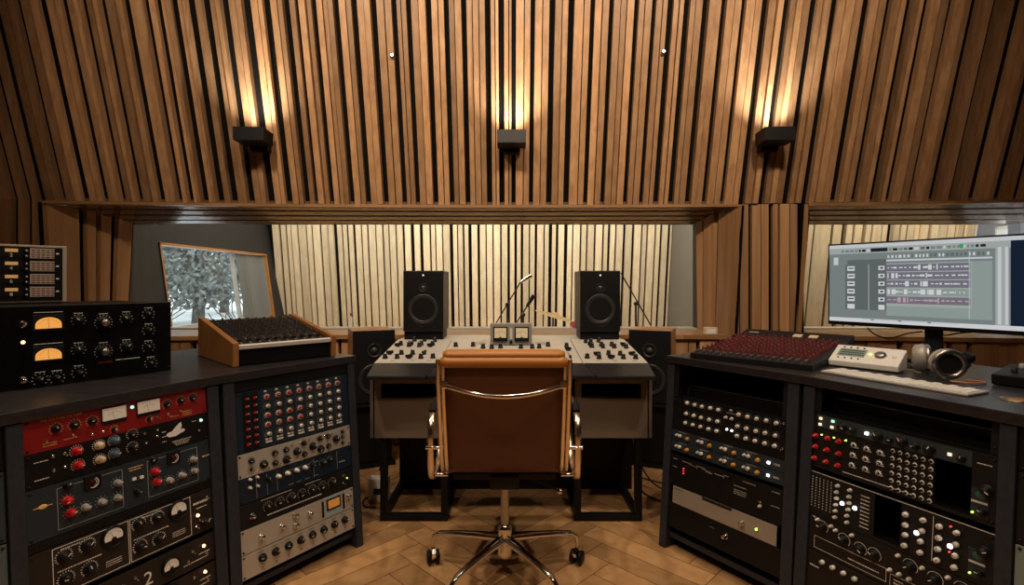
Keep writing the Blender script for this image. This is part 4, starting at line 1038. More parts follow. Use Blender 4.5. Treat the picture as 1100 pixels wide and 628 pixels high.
sr(.190, .16, .192, .74, 4, 5); sr(.595, .10, .597, .86, 4, 6); sr(.16, .03, .56, .048, 4, 3); 
for i in range(3): sr(.20+i*.12, .033, .215+i*.12, .045, 1, 4)
for i in range(4): sr(.78, .90-.05*i, .81, .93-.05*i, 2, 3)
scr.build('display', cols, mon)
# stand: neck and foot
xs = .375
MB().box((xs-.028, .030, .020), (xs+.028, .052, zb+.14)).build('stand_neck', M_slate, mon, bevel=.003)
MB().prism([(xs-.12, -.03), (xs+.12, -.03), (xs+.10, .10), (xs-.10, .10)], (0, .012)).build('stand_foot', M_black, mon, bevel=.003)
MB().box((xs-.012, .020, .012), (xs+.012, .060, .03)).build('stand_hinge', M_black, mon)
# cables under the monitor
def cable(pts, r, label, mt=M_rubber, name='cable', group=None):
    # Catmull-Rom through the points
    P = [Vector(p) for p in pts]; Q = [P[0]]+P+[P[-1]]; out = []
    for i in range(1, len(Q)-2):
        for k in range(8):
            t = k/8; a, b, c, d = Q[i-1:i+3]
            out.append(.5*((2*b)+(-a+c)*t+(2*a-5*b+4*c-d)*t*t+(-a+3*b-3*c+d)*t*t*t))
    out.append(P[-1]); o = MB().tube(out, r, 8).build(name, mt); return tag(o, label, 'cable', group)
cable([at(932, 352, 2.26), at(940, 359, 2.27), at(955, 363, 2.27), at(975, 358, 2.24), at(990, 356, 2.12)], .003, 'black cable drooping below the monitor, left of its stand')
cable([at(1000, 358, 2.10), at(1015, 360, 2.05), at(1035, 357, 2.0), at(1060, 356, 1.95)], .003, 'black cable running under the monitor, right of its stand')
tp = Vector((1.375, 1.84, Z0))
cable([(1.45, 1.95, Z0+.020), (1.455, 1.90, Z0+.02), (1.46, 1.85, Z0+.008), (1.46, 1.90, Z0+.006), (1.44, 1.97, Z0+.006), (1.45, 2.03, Z0+.006)], .003, 'black cable looping behind the silver remote')
# headphones
hp = thing('headphones', 'silver and black headphones lying beside the monitor stand', 'headphones', Matrix.Translation((1.42, 1.70, Z0)) @ Matrix.Rotation(radians(-8), 4, 'Z'))
def cup(cx, cy, cz, yaw, name_='ear_cup'):
    R = Matrix.Translation((cx, cy, cz)) @ Matrix.Rotation(yaw, 4, 'Z') @ Matrix.Rotation(pi/2, 4, 'X')
    c = MB().lathe([(.030, -.030), (.046, -.022), (.050, 0), (.047, .006), (.040, .008)], 28, 0, R).build('ear_cup', M_alu2, hp)
    g = MB(); g.tube([R @ Vector((.041*cos(a), .041*sin(a), .012)) for a in [2*pi*i/28 for i in range(28)]], .009, 10, closed=True); g.build('ear_pad', M_steel if cx > 0 else M_blk2, c)
    MB().lathe([(.036, .0082), (.0, .0086)], 24, 0, R).build('ear_mesh', M_rubber, c)
cup(.02, -.01, .051, radians(-8)); cup(.022, .118, .051, radians(65))
g = MB(); pts = []
for i in range(15):
    a = pi*i/14; pts.append((.045+.14*sin(a)*.8, .06-.075*cos(a)+.03, .055+.01*sin(a)))
g.tube(pts, (.003, .012), 8, flat=(0, 0, 1)); g.build('headband', M_blk2, hp)
cable([(1.40, 1.63, Z0+.004), (1.45, 1.60, Z0+.004), (1.50, 1.62, Z0+.004), (1.47, 1.66, Z0+.004)], .0025, 'thin copper coloured headphone cable on the right worktop', mat('copper_cable', (.45, .18, .07), .4))
# black controller at the right edge
bc = thing('desktop_controller', 'low black controller with small knobs at the right end of the right worktop', 'audio unit', flatframe(1.50, 1.60, (.26, -.40)))
MB().prism([(0, .002), (.20, .002), (.20, .050), (0, .034)], (0, .38), axis='x').build('case', M_black, bc, bevel=.003)
for i in range(7):
    for r in range(2):
        MB().lathe([(.008, 0), (.0065, .015), (0, .0155)], 14, 0, Matrix.Translation((.04+i*.045, .06+r*.08, .038+r*.0065))).build('knob', M_greyk if (i+r) % 2 else M_black, bc)
gr = thing('cable_grommet', 'round bronze rimmed grommet set in the right worktop', 'grommet', Matrix.Translation((1.372, 1.39, Z0-.001)))
MB().lathe([(.036, 0), (.036, .003), (.032, .005), (.024, .002), (0, .002)], 28).build('rim', mat('bronze', (.30, .24, .18), .3, .8), gr)
MB().lathe([(.020, .0022), (0, .0035)], 24).build('cap', M_orangew, gr)

# ------------------------------------------------------------ the console desk in the middle
dk = thing('mixing_desk', 'mixing desk with white knob panels and a dark front board behind the chair', 'desk', Matrix.Identity(4))
XE = .669; yF, zF_, yP, zP, yB, zB_ = 2.30, .708, 2.496, .737, 3.04, .793
def slab(m, x0, x1, ya, za, yb, zb2, th, mi=0, xa2=None, xb2=None):
    x0b = x0 if xa2 is None else xa2; x1b = x1 if xb2 is None else xb2
    m.hexa([(x0, ya, za-th), (x1, ya, za-th), (x1b, yb, zb2-th), (x0b, yb, zb2-th), (x0, ya, za), (x1, ya, za), (x1b, yb, zb2), (x0b, yb, zb2)], mi)
sA = .355                               # seam half width
m = MB(); m.hexa([(-XE+.02, yF, zF_-.018), (-sA-.03, yF, zF_-.018), (-sA, yP, zP-.018), (-XE, yP, zP-.018), (-XE+.02, yF, zF_), (-sA-.03, yF, zF_), (-sA, yP, zP), (-XE, yP, zP)]); m.build('front_board', M_desk, dk, bevel=.003)
m = MB(); m.hexa([(sA+.03, yF, zF_-.018), (XE-.02, yF, zF_-.018), (XE, yP, zP-.018), (sA, yP, zP-.018), (sA+.03, yF, zF_), (XE-.02, yF, zF_), (XE, yP, zP), (sA, yP, zP)]); m.build('front_board', M_desk, dk, bevel=.003)
m = MB(); m.hexa([(-sA-.026, yF+.012, zF_-.016), (sA+.026, yF+.012, zF_-.016), (sA-.004, yP, zP-.018), (-sA+.004, yP, zP-.018), (-sA-.026, yF+.012, zF_+.001), (sA+.026, yF+.012, zF_+.001), (sA-.004, yP, zP), (-sA+.004, yP, zP)]); m.build('front_board', M_desk, dk, bevel=.003)
for x0, x1 in ((-XE, -sA+.002), (-sA+.006, sA-.006), (sA-.002, XE)):
    m = MB(); slab(m, x0, x1, yP+.002, zP, yB, zB_, .02); m.build('control_panel', M_beige, dk, bevel=.002)
sl = atan2(zB_-zP, yB-yP); DM = Matrix.Translation((0, yP, zP)) @ Matrix.Rotation(sl, 4, 'X')
kd = MB(); kd.lathe([(.014, 0), (.014, .004), (.0115, .006), (.010, .022), (.008, .024)], 18, 0); kd.box((-.0012, 0, .024), (.0012, .009, .0255), 1); KD = kd.mesh('knob', [M_black, M_print])
kd = MB(); kd.lathe([(.012, 0), (.012, .006), (.009, .008)], 16, 0); kd.box((-.004, -.018, .006), (.004, .018, .020), 0); KD2 = kd.mesh('pointer_knob', [M_black])
def duv(px, py):
    R = DM; nrm = (R.to_3x3() @ Vector((0, 0, 1))); o = R.to_translation(); d = Vector(((px-CX)/F, 1, -(py-CY)/F)); c = Vector((0, 0, H)); t_ = (o-c).dot(nrm)/d.dot(nrm)
    p = R.inverted() @ (c+d*t_); return p.x, p.y
dl = [(310, 268), (330, 258), (387, 268), (400, 258), (458, 270), (472, 258), (535, 270), (550, 260), (425, 232), (495, 232), (565, 236), (222, 350), (255, 322), (305, 350), (335, 322), (388, 350), (412, 322), (470, 350), (492, 322), (553, 348)]
drr = [(510, 243), (545, 243), (600, 238), (545, 265), (553, 275), (618, 265), (630, 278), (690, 264), (708, 278), (770, 265), (790, 280), (520, 348), (588, 330), (602, 352), (668, 325), (686, 352), (748, 328), (770, 352), (830, 328), (855, 352), (378, 272), (388, 296)]
rdk = random.Random(8)
for lst, ox in ((dl, 380), (drr, 550)):
    for i, (zx, zy) in enumerate(lst):
        x, y = duv(ox+zx/6.47, 330+zy/6.47); o = put('knob', KD if i % 3 else KD2, dk, 0, 0); o.matrix_local = DM @ Matrix.Translation((x, y-.012, 0)) @ Matrix.Rotation(rdk.uniform(-2, 2), 4, 'Z')
for zx, zy, ox in [(710, 268, 380), (830, 266, 380), (900, 280, 380), (960, 282, 380), (1020, 278, 380), (62, 280, 550), (140, 280, 550), (188, 278, 550), (250, 266, 550)]:
    x, y = duv(ox+zx/6.47, 330+zy/6.47); put('knob', KD, dk, 0, 0).matrix_local = DM @ Matrix.Translation((x, y-.012, 0))
m = MB()
for i in range(16):                    # faders of the middle section, in front of the meters
    x = -.30+i*.04; m2 = MB().box((-.006, -.014, 0), (.006, .014, .012), 0, DM @ Matrix.Translation((x, .10+.03*(i*7 % 3), 0))).build('fader', M_black, dk)
    m.box((x-.0015, .05, 0), (x+.0015, .22, .0006), 0, DM)
for a in (-.60, -.50, -.42, .42, .50, .60): m.box((a, .04, 0), (a+.025, .043, .0006), 0, DM)
for a in (-.22, .14): m.box((a, .40, 0), (a+.08, .46, .0006), 1, DM)
m.build('printed_legend', [M_blk2, M_alu2], dk)
# body, apron and rear ledge
MB().box((-XE+.005, yB, .60), (XE-.005, 3.30, zB_-.002)).build('rear_ledge', M_beige, dk, bevel=.002)
for x0, x1 in ((-.640, -.30), (.30, .640)):
    m = MB(); m.box((x0, 2.40, .40), (x1, 2.415, .585)); m.box((x0, 2.40, .585), (x0+.03, 2.415, .675)); m.box((x1-.03, 2.40, .585), (x1, 2.415, .675)); m.box((x0+.03, 2.40, .655), (x1-.03, 2.415, .675))
    m.build('apron_panel', M_apron, dk)
    MB().box((x0, 2.415, .40), (x1, 3.28, .415)).build('tray_bottom', M_dark, dk)
    MB().box((x0+.035, 2.418, .584), (x1-.035, 2.44, .589)).build('shelf_edge', M_steel, dk)
MB().box((-.61, 2.80, .0), (.66, 2.815, .70)).build('modesty_panel', M_black, dk)
MB().box((-.645, 2.62, .43), (.645, 2.64, .70)).build('opening_darkener', M_black, dk)  # black sheet added to make the apron openings look dark
for s_ in (-1, 1): MB().hexa([(s_*.655-.007, 2.405, .40), (s_*.655+.007, 2.405, .40), (s_*.655+.007, 3.29, .40), (s_*.655-.007, 3.29, .40), (s_*.655-.007, 2.405, .690), (s_*.655+.007, 2.405, .690), (s_*.655+.007, 3.29, .765), (s_*.655-.007, 3.29, .765)]).build('side_cheek', M_apron, dk)
for s_ in (-1, 1):                      # black box-section leg frames
    xa, xb = s_*.62, s_*.30; t2 = .032
    m = MB(); lo, hi = min(xa, xb), max(xa, xb)
    for yy in (2.42, 3.06):
        m.box((lo, yy, .0), (hi, yy+t2, t2)); m.box((lo, yy, t2), (lo+t2, yy+t2, .40)); m.box((hi-t2, yy, t2), (hi, yy+t2, .40))
    for xx in (lo, hi-t2): m.box((xx, 2.42+t2, 0), (xx+t2, 3.06, t2))
    m.build('leg_frame', M_black, dk, bevel=.002)
# VU meter box
vb = thing('meter_box', 'small silver box with two square needle meters on the mixing desk', 'meter', Matrix.Translation((0, 2.87, .7775)) @ Matrix.Rotation(radians(0), 4, 'X'))
MB().prism([(0, .003), (.09, .008), (.09, .118), (.012, .122)], (-.117, .117), axis='x').build('case', mat('hammered_silver', (.30, .29, .27), .45, .3), vb, bevel=.003)
BM = frame((0, .0, .0), (1, 0, 0), (0, -1, .1)); BM[2][3] = .003
for cx in (-.060, .060):
    f = MB().box((cx-.040, .018, .0005), (cx+.040, .100, .010)).build('meter', M_black, vb, BM, bevel=.002)
    g = MB(); g.box((cx-.033, .038, .010), (cx+.033, .092, .011), 0)
    for i in range(9): a = -.8+1.6*i/8; g.box((-.0006, .034, .011), (.0006, .040, .0114), 1, Matrix.Translation((cx, .036, 0)) @ Matrix.Rotation(-a, 4, 'Z'))
    g.box((-.0006, .004, .011), (.0006, .04, .0114), 1, Matrix.Translation((cx, .036, 0)) @ Matrix.Rotation(.3, 4, 'Z'))
    g.lathe([(.008, .010), (.007, .013), (0, .0132)], 12, 1, Matrix.Translation((cx, .036, 0)))
    g.build('meter_dial', [M_vu, M_black], f)
MB().box((-.007, .03, .0005), (.007, .092, .006)).build('switch_plate', M_ltk, vb, BM)
MB().lathe([(.010, 0), (.008, .014), (0, .015)], 16, 0, Matrix.Translation((0, .014, .002))).build('knob', M_black, vb, BM)

# ------------------------------------------------------------ loudspeakers
def driver(parent, x, z, r, deep, nm, cap=.35, y=0):
    R = Matrix.Translation((x, y, z)) @ Matrix.Rotation(pi/2, 4, 'X')
    m = MB(); m.lathe([(r*1.08, -.002), (r*1.08, .004), (r*1.0, .006), (r*.97, .003), (r*.90, .0065), (r*.84, .001), (r*cap, -deep)], 36, 0, R)
    m.lathe([(r*cap, -deep), (r*cap*.75, -deep+r*cap*.45), (r*cap*.35, -deep+r*cap*.68), (0, -deep+r*cap*.75)], 24, 1, R)
    return m.build(nm, [M_cone, mat('dust_cap', (.035, .035, .035), .3)], parent)
def monitor_speaker(x, y, z, label):
    s = thing('studio_monitor', label, 'loudspeaker', Matrix.Translation((x, y, z)), 'studio monitors on the desk')
    MB().box((-.115, .02, 0), (.115, .20, .045)).build('isolation_stand', M_black, s, bevel=.003)
    MB().box((-.118, 0, .047), (.118, .27, .405)).build('cabinet', mat('speaker_black', (.007, .007, .008), .4, spec=.3), s, bevel=.006, seg=3)
    driver(s, 0, .180, .082, .030, 'woofer', y=-.0005); driver(s, 0, .305, .024, .002, 'tweeter', .75, y=-.0005)
    g = MB(); g.tube([(.075*cos(a), -.002, .165+.085*sin(a)) for a in [radians(215+110*i/12) for i in range(13)]], .0028, 8); g.build('port_slot', M_dark, s)
    g = MB(); g.lathe([(.0055, 0), (.0045, .003), (0, .0035)], 14, 0, Matrix.Translation((0, -.0005, .378)) @ Matrix.Rotation(pi/2, 4, 'X')); g.build('indicator_lamp', mat('badge', (.5, .5, .5), .3, emit=(1, 1, 1), es=.5), s)
    return s
sp = monitor_speaker(-.515, 3.0, .793, 'black two way studio monitor on the left of the mixing desk')
copy_tree(sp, Matrix.Translation((.523, 3.0, .793)), 'black two way studio monitor on the right of the mixing desk')
M_blkcab = mat('black_baffle', (.006, .006, .007), .5, spec=.3)
def floor_speaker(x, y, yaw, label, lab2):
    Mx = Matrix.Translation((x, y, .40)) @ Matrix.Rotation(yaw, 4, 'Z')
    s = thing('wood_cabinet_speaker', label, 'loudspeaker', Mx, 'wood cabinet speakers beside the desk')
    MB().box((-.125, .004, 0), (.125, .26, .437)).build('cabinet', M_orangew, s, bevel=.004)
    MB().box((-.125, -.012, 0), (.125, .003, .437)).build('baffle', M_blkcab, s, bevel=.003)
    driver(s, 0, .14, .088, .03, 'woofer', y=-.0125); driver(s, 0, .315, .040, .004, 'tweeter', .6, y=-.0125)
    t = thing('speaker_stand', lab2, 'speaker stand', Matrix.Translation((x, y, 0)) @ Matrix.Rotation(yaw, 4, 'Z'), 'speaker stands beside the desk')
    MB().box((-.13, .0, .378), (.13, .25, .399)).build('top_plate', M_slate, t); MB().box((-.115, .03, .02), (.115, .22, .378)).build('column', M_black, t); MB().box((-.13, .0, 0), (.13, .26, .02)).build('base_plate', M_black, t)
floor_speaker(-.835, 3.12, radians(24), 'wood topped black front speaker left of the mixing desk', 'black stand under the wood topped speaker on the left')
floor_speaker(.845, 3.12, radians(-24), 'wood sided black front speaker right of the mixing desk', 'black stand under the wood sided speaker on the right')

# ------------------------------------------------------------ chair
CHX, CHY = -.024, 1.965
ch = thing('office_chair', 'cognac leather office chair with chrome frame, back to the viewer', 'chair', Matrix.Translation((CHX, CHY, 0)))
# side profile of the sling in (y, z): top of the back down into the seat
prof = [(-.235, .880), (-.228, .80), (-.205, .70), (-.172, .60), (-.145, .52), (-.105, .450), (-.03, .425), (.08, .427), (.20, .447), (.30, .462), (.34, .455)]
def smoothp(P, k=5):
    Q = [Vector((0, *p)) for p in P]; Q = [Q[0]]+Q+[Q[-1]]; out = []
    for i in range(1, len(Q)-2):
        for j in range(k):
            t = j/k; a, b, c, d = Q[i-1:i+3]; v = .5*((2*b)+(-a+c)*t+(2*a-5*b+4*c-d)*t*t+(-a+3*b-3*c+d)*t*t*t); out.append((v.y, v.z))
    out.append(P[-1]); return out
SP = smoothp(prof)
def sling(m, hw, off0, off1, i0, i1, crown=0, nx=10, mi=0):
    vs = []; n = 0; rows = list(range(i0, i1))
    def nrm(i):
        a = SP[max(i-1, 0)]; b = SP[min(i+1, len(SP)-1)]; t = Vector((b[0]-a[0], b[1]-a[1])).normalized(); return Vector((-t.y, t.x))  # towards sitter
    for off in (off0, off1):
        for r, i in enumerate(rows):
            nn_ = nrm(i); e = sin(pi*min(max(r/(len(rows)-1), 0), 1))**.35
            for k in range(nx+1):
                u = -1+2*k/nx; c = off+(crown*(1-abs(u)**4)*e if off == off1 else 0)
                vs.append((u*hw, SP[i][0]+nn_.x*c, SP[i][1]+nn_.y*c))
    R = len(rows); fs = []; st = nx+1
    for r in range(R-1):
        for k in range(nx):
            a = r*st+k; fs.append((a, a+1, a+st+1, a+st)); b = R*st+a; fs.append((b, b+st, b+st+1, b+1))
    for r in range(R-1):
        for k, in ((0,), (nx,)): a = r*st+k; b = R*st+a; fs.append((a, a+st, b+st, b) if k == 0 else (a, b, b+st, a+st))
    for k in range(nx): a = k; b = R*st+k; fs.append((a, b, b+1, a+1)); a = (R-1)*st+k; b = R*st+a; fs.append((a, a+1, b+1, b))
    m.add(vs, fs, mi, True)
ib = 27
m = MB(); sling(m, .200, -.004, .004, 1, ib); bk = m.build('backrest', M_leathshade, ch)
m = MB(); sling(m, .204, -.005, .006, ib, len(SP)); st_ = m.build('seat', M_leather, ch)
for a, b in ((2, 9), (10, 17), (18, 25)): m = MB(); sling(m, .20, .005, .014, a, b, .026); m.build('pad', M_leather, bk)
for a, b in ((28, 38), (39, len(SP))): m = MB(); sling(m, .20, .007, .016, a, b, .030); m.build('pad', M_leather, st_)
# head roll: two lobes folded over the top rail
def roll(m, c, ry, rz, hw, n=18, nx=24):
    vs = []; 
    for k in range(nx+1):
        u = -1+2*k/nx; s_ = (1-max(0, (abs(u)-.94)/.06)**2*.35)
        for i in range(n): a = 2*pi*i/n; vs.append((u*hw, c[0]+ry*s_*cos(a), c[1]+rz*s_*sin(a)))
    fs = [(k*n+i, k*n+(i+1) % n, (k+1)*n+(i+1) % n, (k+1)*n+i) for k in range(nx) for i in range(n)]
    fs += [tuple(range(n))[::-1], tuple(range(nx*n, nx*n+n))]; m.add(vs, fs, 0, True)
m = MB(); roll(m, (-.225, .884), .030, .018, .206); roll(m, (-.240, .862), .024, .020, .214); m.build('head_roll', mat('cognac_leather_lit', (.46, .18, .036), .36, bump=.1), ch)  # same leather painted lighter, standing in for light from above
M_polish = mat('aluminium_tan_reflection', (.80, .68, .54), .22, 1)  # tan tint paints in the warm surroundings the metal would reflect
# side rails: polished bars following the sling, doubled
for s_ in (-1, 1):
    for dx, i0, i1, nm in ((.206, 1, len(SP)-1, 'side_rail'), (.223, 1, 33, 'side_rail')):
        pts = [(s_*dx, SP[i][0]-.004, SP[i][1]) for i in range(i0, i1)]
        MB().tube(pts, (.0058, .013), 4, flat=(0, 1, .3)).build(nm, M_alu3 if 'M_alu3' in globals() else M_chromew, ch, bevel=.001) if False else MB().tube(pts, (.0066, .0078), 8, flat=(1, 0, 0)).build(nm, M_polish, ch)
# curved brace across the back
pts = [(-.200+.400*i/24, -.232-.006-.040*sin(pi*i/24)**.8, .782-.030*sin(pi*i/24)) for i in range(25)]
MB().tube(pts, (.0055, .0075), 10, flat=(0, 0, 1)).build('back_brace', M_chrome, ch)
for s_ in (-1, 1): MB().box((s_*.200-.012, -.248, .772), (s_*.200+.012, -.212, .800)).build('brace_bracket', M_chrome, ch, bevel=.004)
# armrests: closed polished loops
for s_ in (-1, 1):
    loop = [(-.125, .640), (-.150, .600), (-.152, .54), (-.140, .47), (-.11, .425), (-.05, .410), (.05, .43), (.12, .49), (.17, .58), (.18, .63), (.13, .655), (.03, .668), (-.06, .668)]
    Q = [Vector((s_*.262, *p)) for p in loop]; out = []
    for i in range(len(Q)):
        a, b, c, d = Q[i-1], Q[i], Q[(i+1) % len(Q)], Q[(i+2) % len(Q)]
        for j in range(5): t = j/5; out.append(.5*((2*b)+(-a+c)*t+(2*a-5*b+4*c-d)*t*t+(-a+3*b-3*c+d)*t*t*t))
    ar = MB().tube(out, (.0055, .0125), 8, closed=True, flat=(1, 0, 0)).build('armrest', M_polish, ch)
    MB().tube([p+Vector((0, 0, .008)) for p in out[48:64]], (.007, .0145), 8, flat=(1, 0, 0)).build('arm_pad', M_black, ar)
    MB().rod((s_*.214, -.152, .545), (s_*.278, -.152, .545), .007).build('arm_pin', M_chrome, ar)
    MB().rod((s_*.205, -.105, .432), (s_*.275, -.105, .432), .007).build('arm_pin', M_chrome, ar)
MB().box((-.19, -.06, .395), (.19, -.035, .420)).build('cross_bar', M_black, ch, bevel=.004)
MB().box((-.19, .14, .395), (.19, .165, .428)).build('cross_bar', M_black, ch, bevel=.004)
MB().prism([(-.07, .36), (.17, .36), (.17, .415), (-.07, .415)], (-.055, .055), axis='x').build('tilt_mechanism', M_black, ch, bevel=.006)
MB().rod((.055, .06, .385), (.205, .02, .325), .005).build('tilt_lever', M_black, ch); MB().ball((.212, .02, .32), .012).build('lever_knob', M_chrome, ch)
MB().lathe([(.017, .20), (.017, .365)], 20).build('gas_column', M_steel, ch)
MB().lathe([(.026, .085), (.028, .10), (.027, .19), (.022, .205), (.017, .206)], 24).build('hub', M_chrome, ch)
for k in range(5):
    a = radians(90+72*k); d = Vector((cos(a), sin(a), 0)); R_ = .30
    pts = [d*.02+Vector((0, 0, .150)), d*.10+Vector((0, 0, .145)), d*.20+Vector((0, 0, .137)), d*.275+Vector((0, 0, .128)), d*R_+Vector((0, 0, .112)), d*(R_+.004)+Vector((0, 0, .082))]
    MB().tube(pts, (.017, .0135), 10, flat=(0, 0, 1), rr=[1.25, 1.05, .85, .65, .55, .45]).build('base_arm', M_chrome, ch)
    ang = a+radians(35 if k % 2 else -50); Cm = Matrix.Translation(d*(R_+.004)) @ Matrix.Rotation(ang, 4, 'Z')
    cst = MB(); cst.prism([(-.022, .034), (-.026, .050), (-.014, .064), (.014, .064), (.026, .050), (.022, .034)], (-.007, .007), 0, Cm, 'x'); cst.rod((0, 0, .060), (0, 0, .088), .006, M=Cm)
    c_ = cst.build('caster', M_chrome, ch)
    for s2 in (-1, 1):
        MB().lathe([(.018, 0), (.026, .003), (.0275, .009), (.026, .015), (.012, .018)], 22, 0, Cm @ Matrix.Translation((s2*.008, 0, .0275)) @ Matrix.Rotation(s2*pi/2, 4, 'Y')).build('wheel', M_black, c_)
# ------------------------------------------------------------ wall lights and little spots
def sconce(X, label, e=34):
    zc = 2.062; y = wall_pt(X, zc)[1]; s_ = Yw(X+.01)-Yw(X-.01); yaw = atan2(s_, .02)
    Mx = Matrix.Translation((X, y-.014, zc)) @ Matrix.Rotation(yaw, 4, 'Z')
    s = thing('wall_light', label, 'wall light', Mx, 'wall uplights')
    m = MB(); w, hh_, d0, d1 = .093, .041, -.215, -.060; t_ = .004
    m.box((-w, d0, -hh_), (w, d0+t_, hh_)); m.box((-w, d1-t_, -hh_), (w, d1, hh_)); m.box((-w, d0+t_, -hh_), (-w+t_, d1-t_, hh_)); m.box((w-t_, d0+t_, -hh_), (w, d1-t_, hh_)); m.box((-w+t_, d0+t_, -hh_), (w-t_, d1-t_, -hh_+t_))
    m.build('shade', M_black, s)
    MB().box((-.055, d1, -hh_-.025), (.055, .012, hh_-.03)).build('mount', M_black, s)
    MB().lathe([(.018, 0), (.018, .006), (0, .007)], 18, 0, Matrix.Translation((0, -.168, -.036))).build('bulb', emis('uplight_lens', (1, .85, .6), 8), s)
    l = bpy.data.lights.new('uplight', 'SPOT'); l.energy = e; l.color = (1, .94, .82); l.spot_size = radians(112); l.spot_blend = 1; l.shadow_soft_size = .03
    o = bpy.data.objects.new('uplight', l); COL.objects.link(o); o.parent = s; o.location = (0, -.168, -.022); o.rotation_euler = (pi, 0, 0)
sconce(-1.66, 'black box uplight on the slatted wall, left of the three'); sconce(.003, 'black box uplight on the slatted wall above the chair'); sconce(1.70, 'black box uplight on the slatted wall, right of the three')
def pin(px, py, label):
    d = Vector(((px-CX)/F, 1, -(py-CY)/F)); t = 3.0
    for _ in range(30):
        p = Vector((0, 0, H))+d*t; t += (wall_pt(p.x, p.z, .03)[1]-p.y)*.8
    p = Vector((0, 0, H))+d*t
    s = thing('pin_spot', label, 'spotlight', Matrix.Translation(p) @ Matrix.Rotation(pi/2-.25, 4, 'X'), 'pin spots in the slatted wall')
    MB().lathe([(.012, -.03), (.012, .002), (.009, .003)], 16).build('housing', M_steel, s)
    MB().lathe([(.009, .003), (.006, .006), (0, .007)], 16).build('lens', emis('pin_lens', (1, .95, .85), 14), s)
    m = MB(); dx = p.x+.03
    return s
pin(421, 59, 'tiny bright spotlight in the slatted wall, left of centre'); pin(713, 55, 'tiny bright spotlight in the slatted wall, right of centre')

# ------------------------------------------------------------ things in the live room, by the glass and on the floor
M_bl = mat('stand_black', (.02, .02, .02), .4)
def mic_stand(base, zt, joint, boom_a, boom_b, label, mic=True, bright=False):
    s = thing('microphone_stand', label, 'microphone stand', Matrix.Translation(base), 'microphone stands in the live room'); b = Vector(base)
    m = MB(); m.rod((0, 0, .12), (0, 0, joint[2]-b.z), .010); m.build('pole', M_bl, s)
    for k in range(3):
        a = 2*pi*k/3+.4; MB().rod((0, 0, .13), (cos(a)*.32, sin(a)*.32, .008), .008).build('leg', M_bl, s)
    MB().rod(Vector(boom_a)-b, Vector(boom_b)-b, .007).build('boom', M_bl, s)
    MB().ball(Vector(joint)-b, .022).build('clutch', M_bl, s)
    if mic:
        d = (Vector(boom_b)-Vector(boom_a)).normalized(); d2 = Vector((.85, 0, .5)).normalized() if bright else d
        g = MB(); e = Vector(boom_b)-b; g.rod(e, e+d2*.10, .014, .020, 14); g.ball(e+d2*.11, .022); g.build('microphone', M_chrome if bright else M_bl, s)
Y = 5.0
j = at(545, 327, Y); mic_stand((j.x, j.y, 0), 0, j, at(531, 350, Y), at(559, 303, Y), 'boom microphone stand with a bright microphone behind the meter box', True, True)
j = at(562, 338, Y-.2); mic_stand((j.x, j.y, 0), 0, j, at(552, 351, Y-.2), at(566, 329, Y-.2), 'short boom stand with a dark microphone beside the cymbal')
j = at(683, 326, Y); mic_stand((j.x, j.y, 0), 0, j, at(699, 349, Y), at(667, 293, Y), 'boom stand behind the right studio monitor', False)
cy = thing('cymbal_stand', 'tilted brass cymbal on its stand beyond the glass', 'cymbal', Matrix.Translation((at(594, 340, 4.9).x, 4.9, 0)))
q = at(594, 340, 4.9); MB().rod((0, 0, .1), (0, 0, q.z), .009).build('pole', M_bl, cy)
for k in range(3): a = 2*pi*k/3; MB().rod((0, 0, .25), (cos(a)*.28, sin(a)*.28, .01), .008).build('leg', M_bl, cy)
MB().lathe([(.20, -.004), (.10, .012), (.035, .020), (.02, .036), (0, .038)], 32, 0, Matrix.Translation((.02, 0, q.z+.005)) @ Matrix.Rotation(radians(17), 4, 'Y') @ Matrix.Rotation(radians(2), 4, 'X')).build('cymbal', mat('brass', (.62, .45, .22), .3, .9), cy)
rc2 = at(617, 352, 3.95); t = thing('red_cup', 'small red cup on the far side of the window sill', 'cup', Matrix.Translation((rc2.x, 3.95, .7805)))
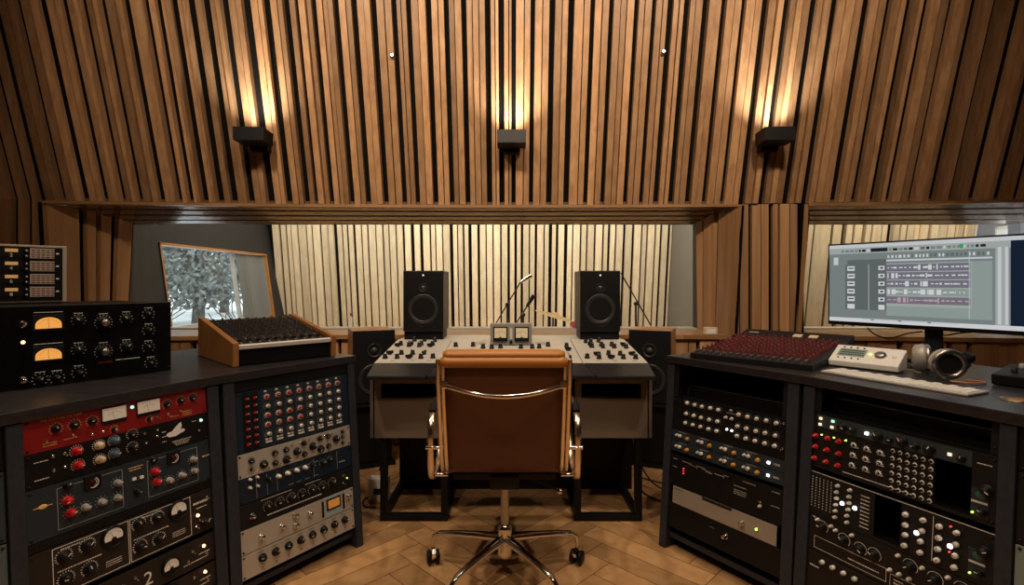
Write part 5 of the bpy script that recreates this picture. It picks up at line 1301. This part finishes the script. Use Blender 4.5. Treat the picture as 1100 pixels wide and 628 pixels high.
MB().lathe([(.018, 0), (.024, .046), (.0235, .046), (.017, .003), (0, .003)], 20).build('cup_body', mat('red_cup', (.5, .02, .03), .4), t)
t = thing('small_bottle', 'small white bottle with a red cap on the far side of the window sill', 'bottle', Matrix.Translation((at(377, 352, 3.95).x, 3.95, .7805)))
MB().lathe([(.011, 0), (.011, .07), (.006, .085), (.006, .09)], 16).build('bottle_body', M_white, t); MB().lathe([(.0085, .088), (.0085, .112), (0, .113)], 14).build('cap', M_redk, t)
q = at(765, 364, 3.53); t = thing('sill_box', 'small beige box on the window sill right of the desk', 'box', Matrix.Translation((q.x, 3.555, .7665)))
MB().box((-.045, -.01, 0), (.045, .025, .052)).build('case', M_cream, t, bevel=.004); MB().box((-.030, -.0105, .012), (.030, -.0102, .040)).build('front_plate', M_white, t)
t = thing('power_supply', 'white power supply standing on the floor beside the left leg frame', 'power supply', Matrix.Translation((-.685, 2.66, 0)))
MB().box((-.05, -.03, 0), (.05, .03, .12)).build('case', M_white, t, bevel=.005); MB().box((-.02, -.032, .04), (.02, -.03, .07)).build('socket', M_blk2, t)
for i, (pts, lab) in enumerate((
    ([(-.72, 2.80, .14), (-.69, 2.74, .25), (-.74, 2.75, .33), (-.71, 2.80, .36), (-.71, 2.85, .38)], 'black cable hanging above the white power supply, loosely coiled'),
    ([(-.70, 2.72, .13), (-.68, 2.73, .20), (-.72, 2.70, .27), (-.69, 2.72, .36), (-.70, 2.8, .50)], 'black cable tangled nearest the left leg frame'),
    ([(-.70, 2.71, .005), (-.76, 2.66, .005), (-.74, 2.58, .005), (-.68, 2.56, .005)], 'black cable on the floor in front of the white power supply'),
    ([(.70, 3.0, .30), (.71, 2.9, .16), (.76, 2.80, .05), (.84, 2.72, .006), (.80, 2.62, .006), (.72, 2.70, .006), (.70, 2.85, .006)], 'black cable dropping to the floor right of the mixing desk'),
    ([(.69, 2.9, .35), (.69, 2.84, .2), (.71, 2.86, .06), (.78, 2.92, .006), (.86, 2.86, .006)], 'black cable from the desk crossing to the right cabinets'))):
    cable(pts, .0045, lab)
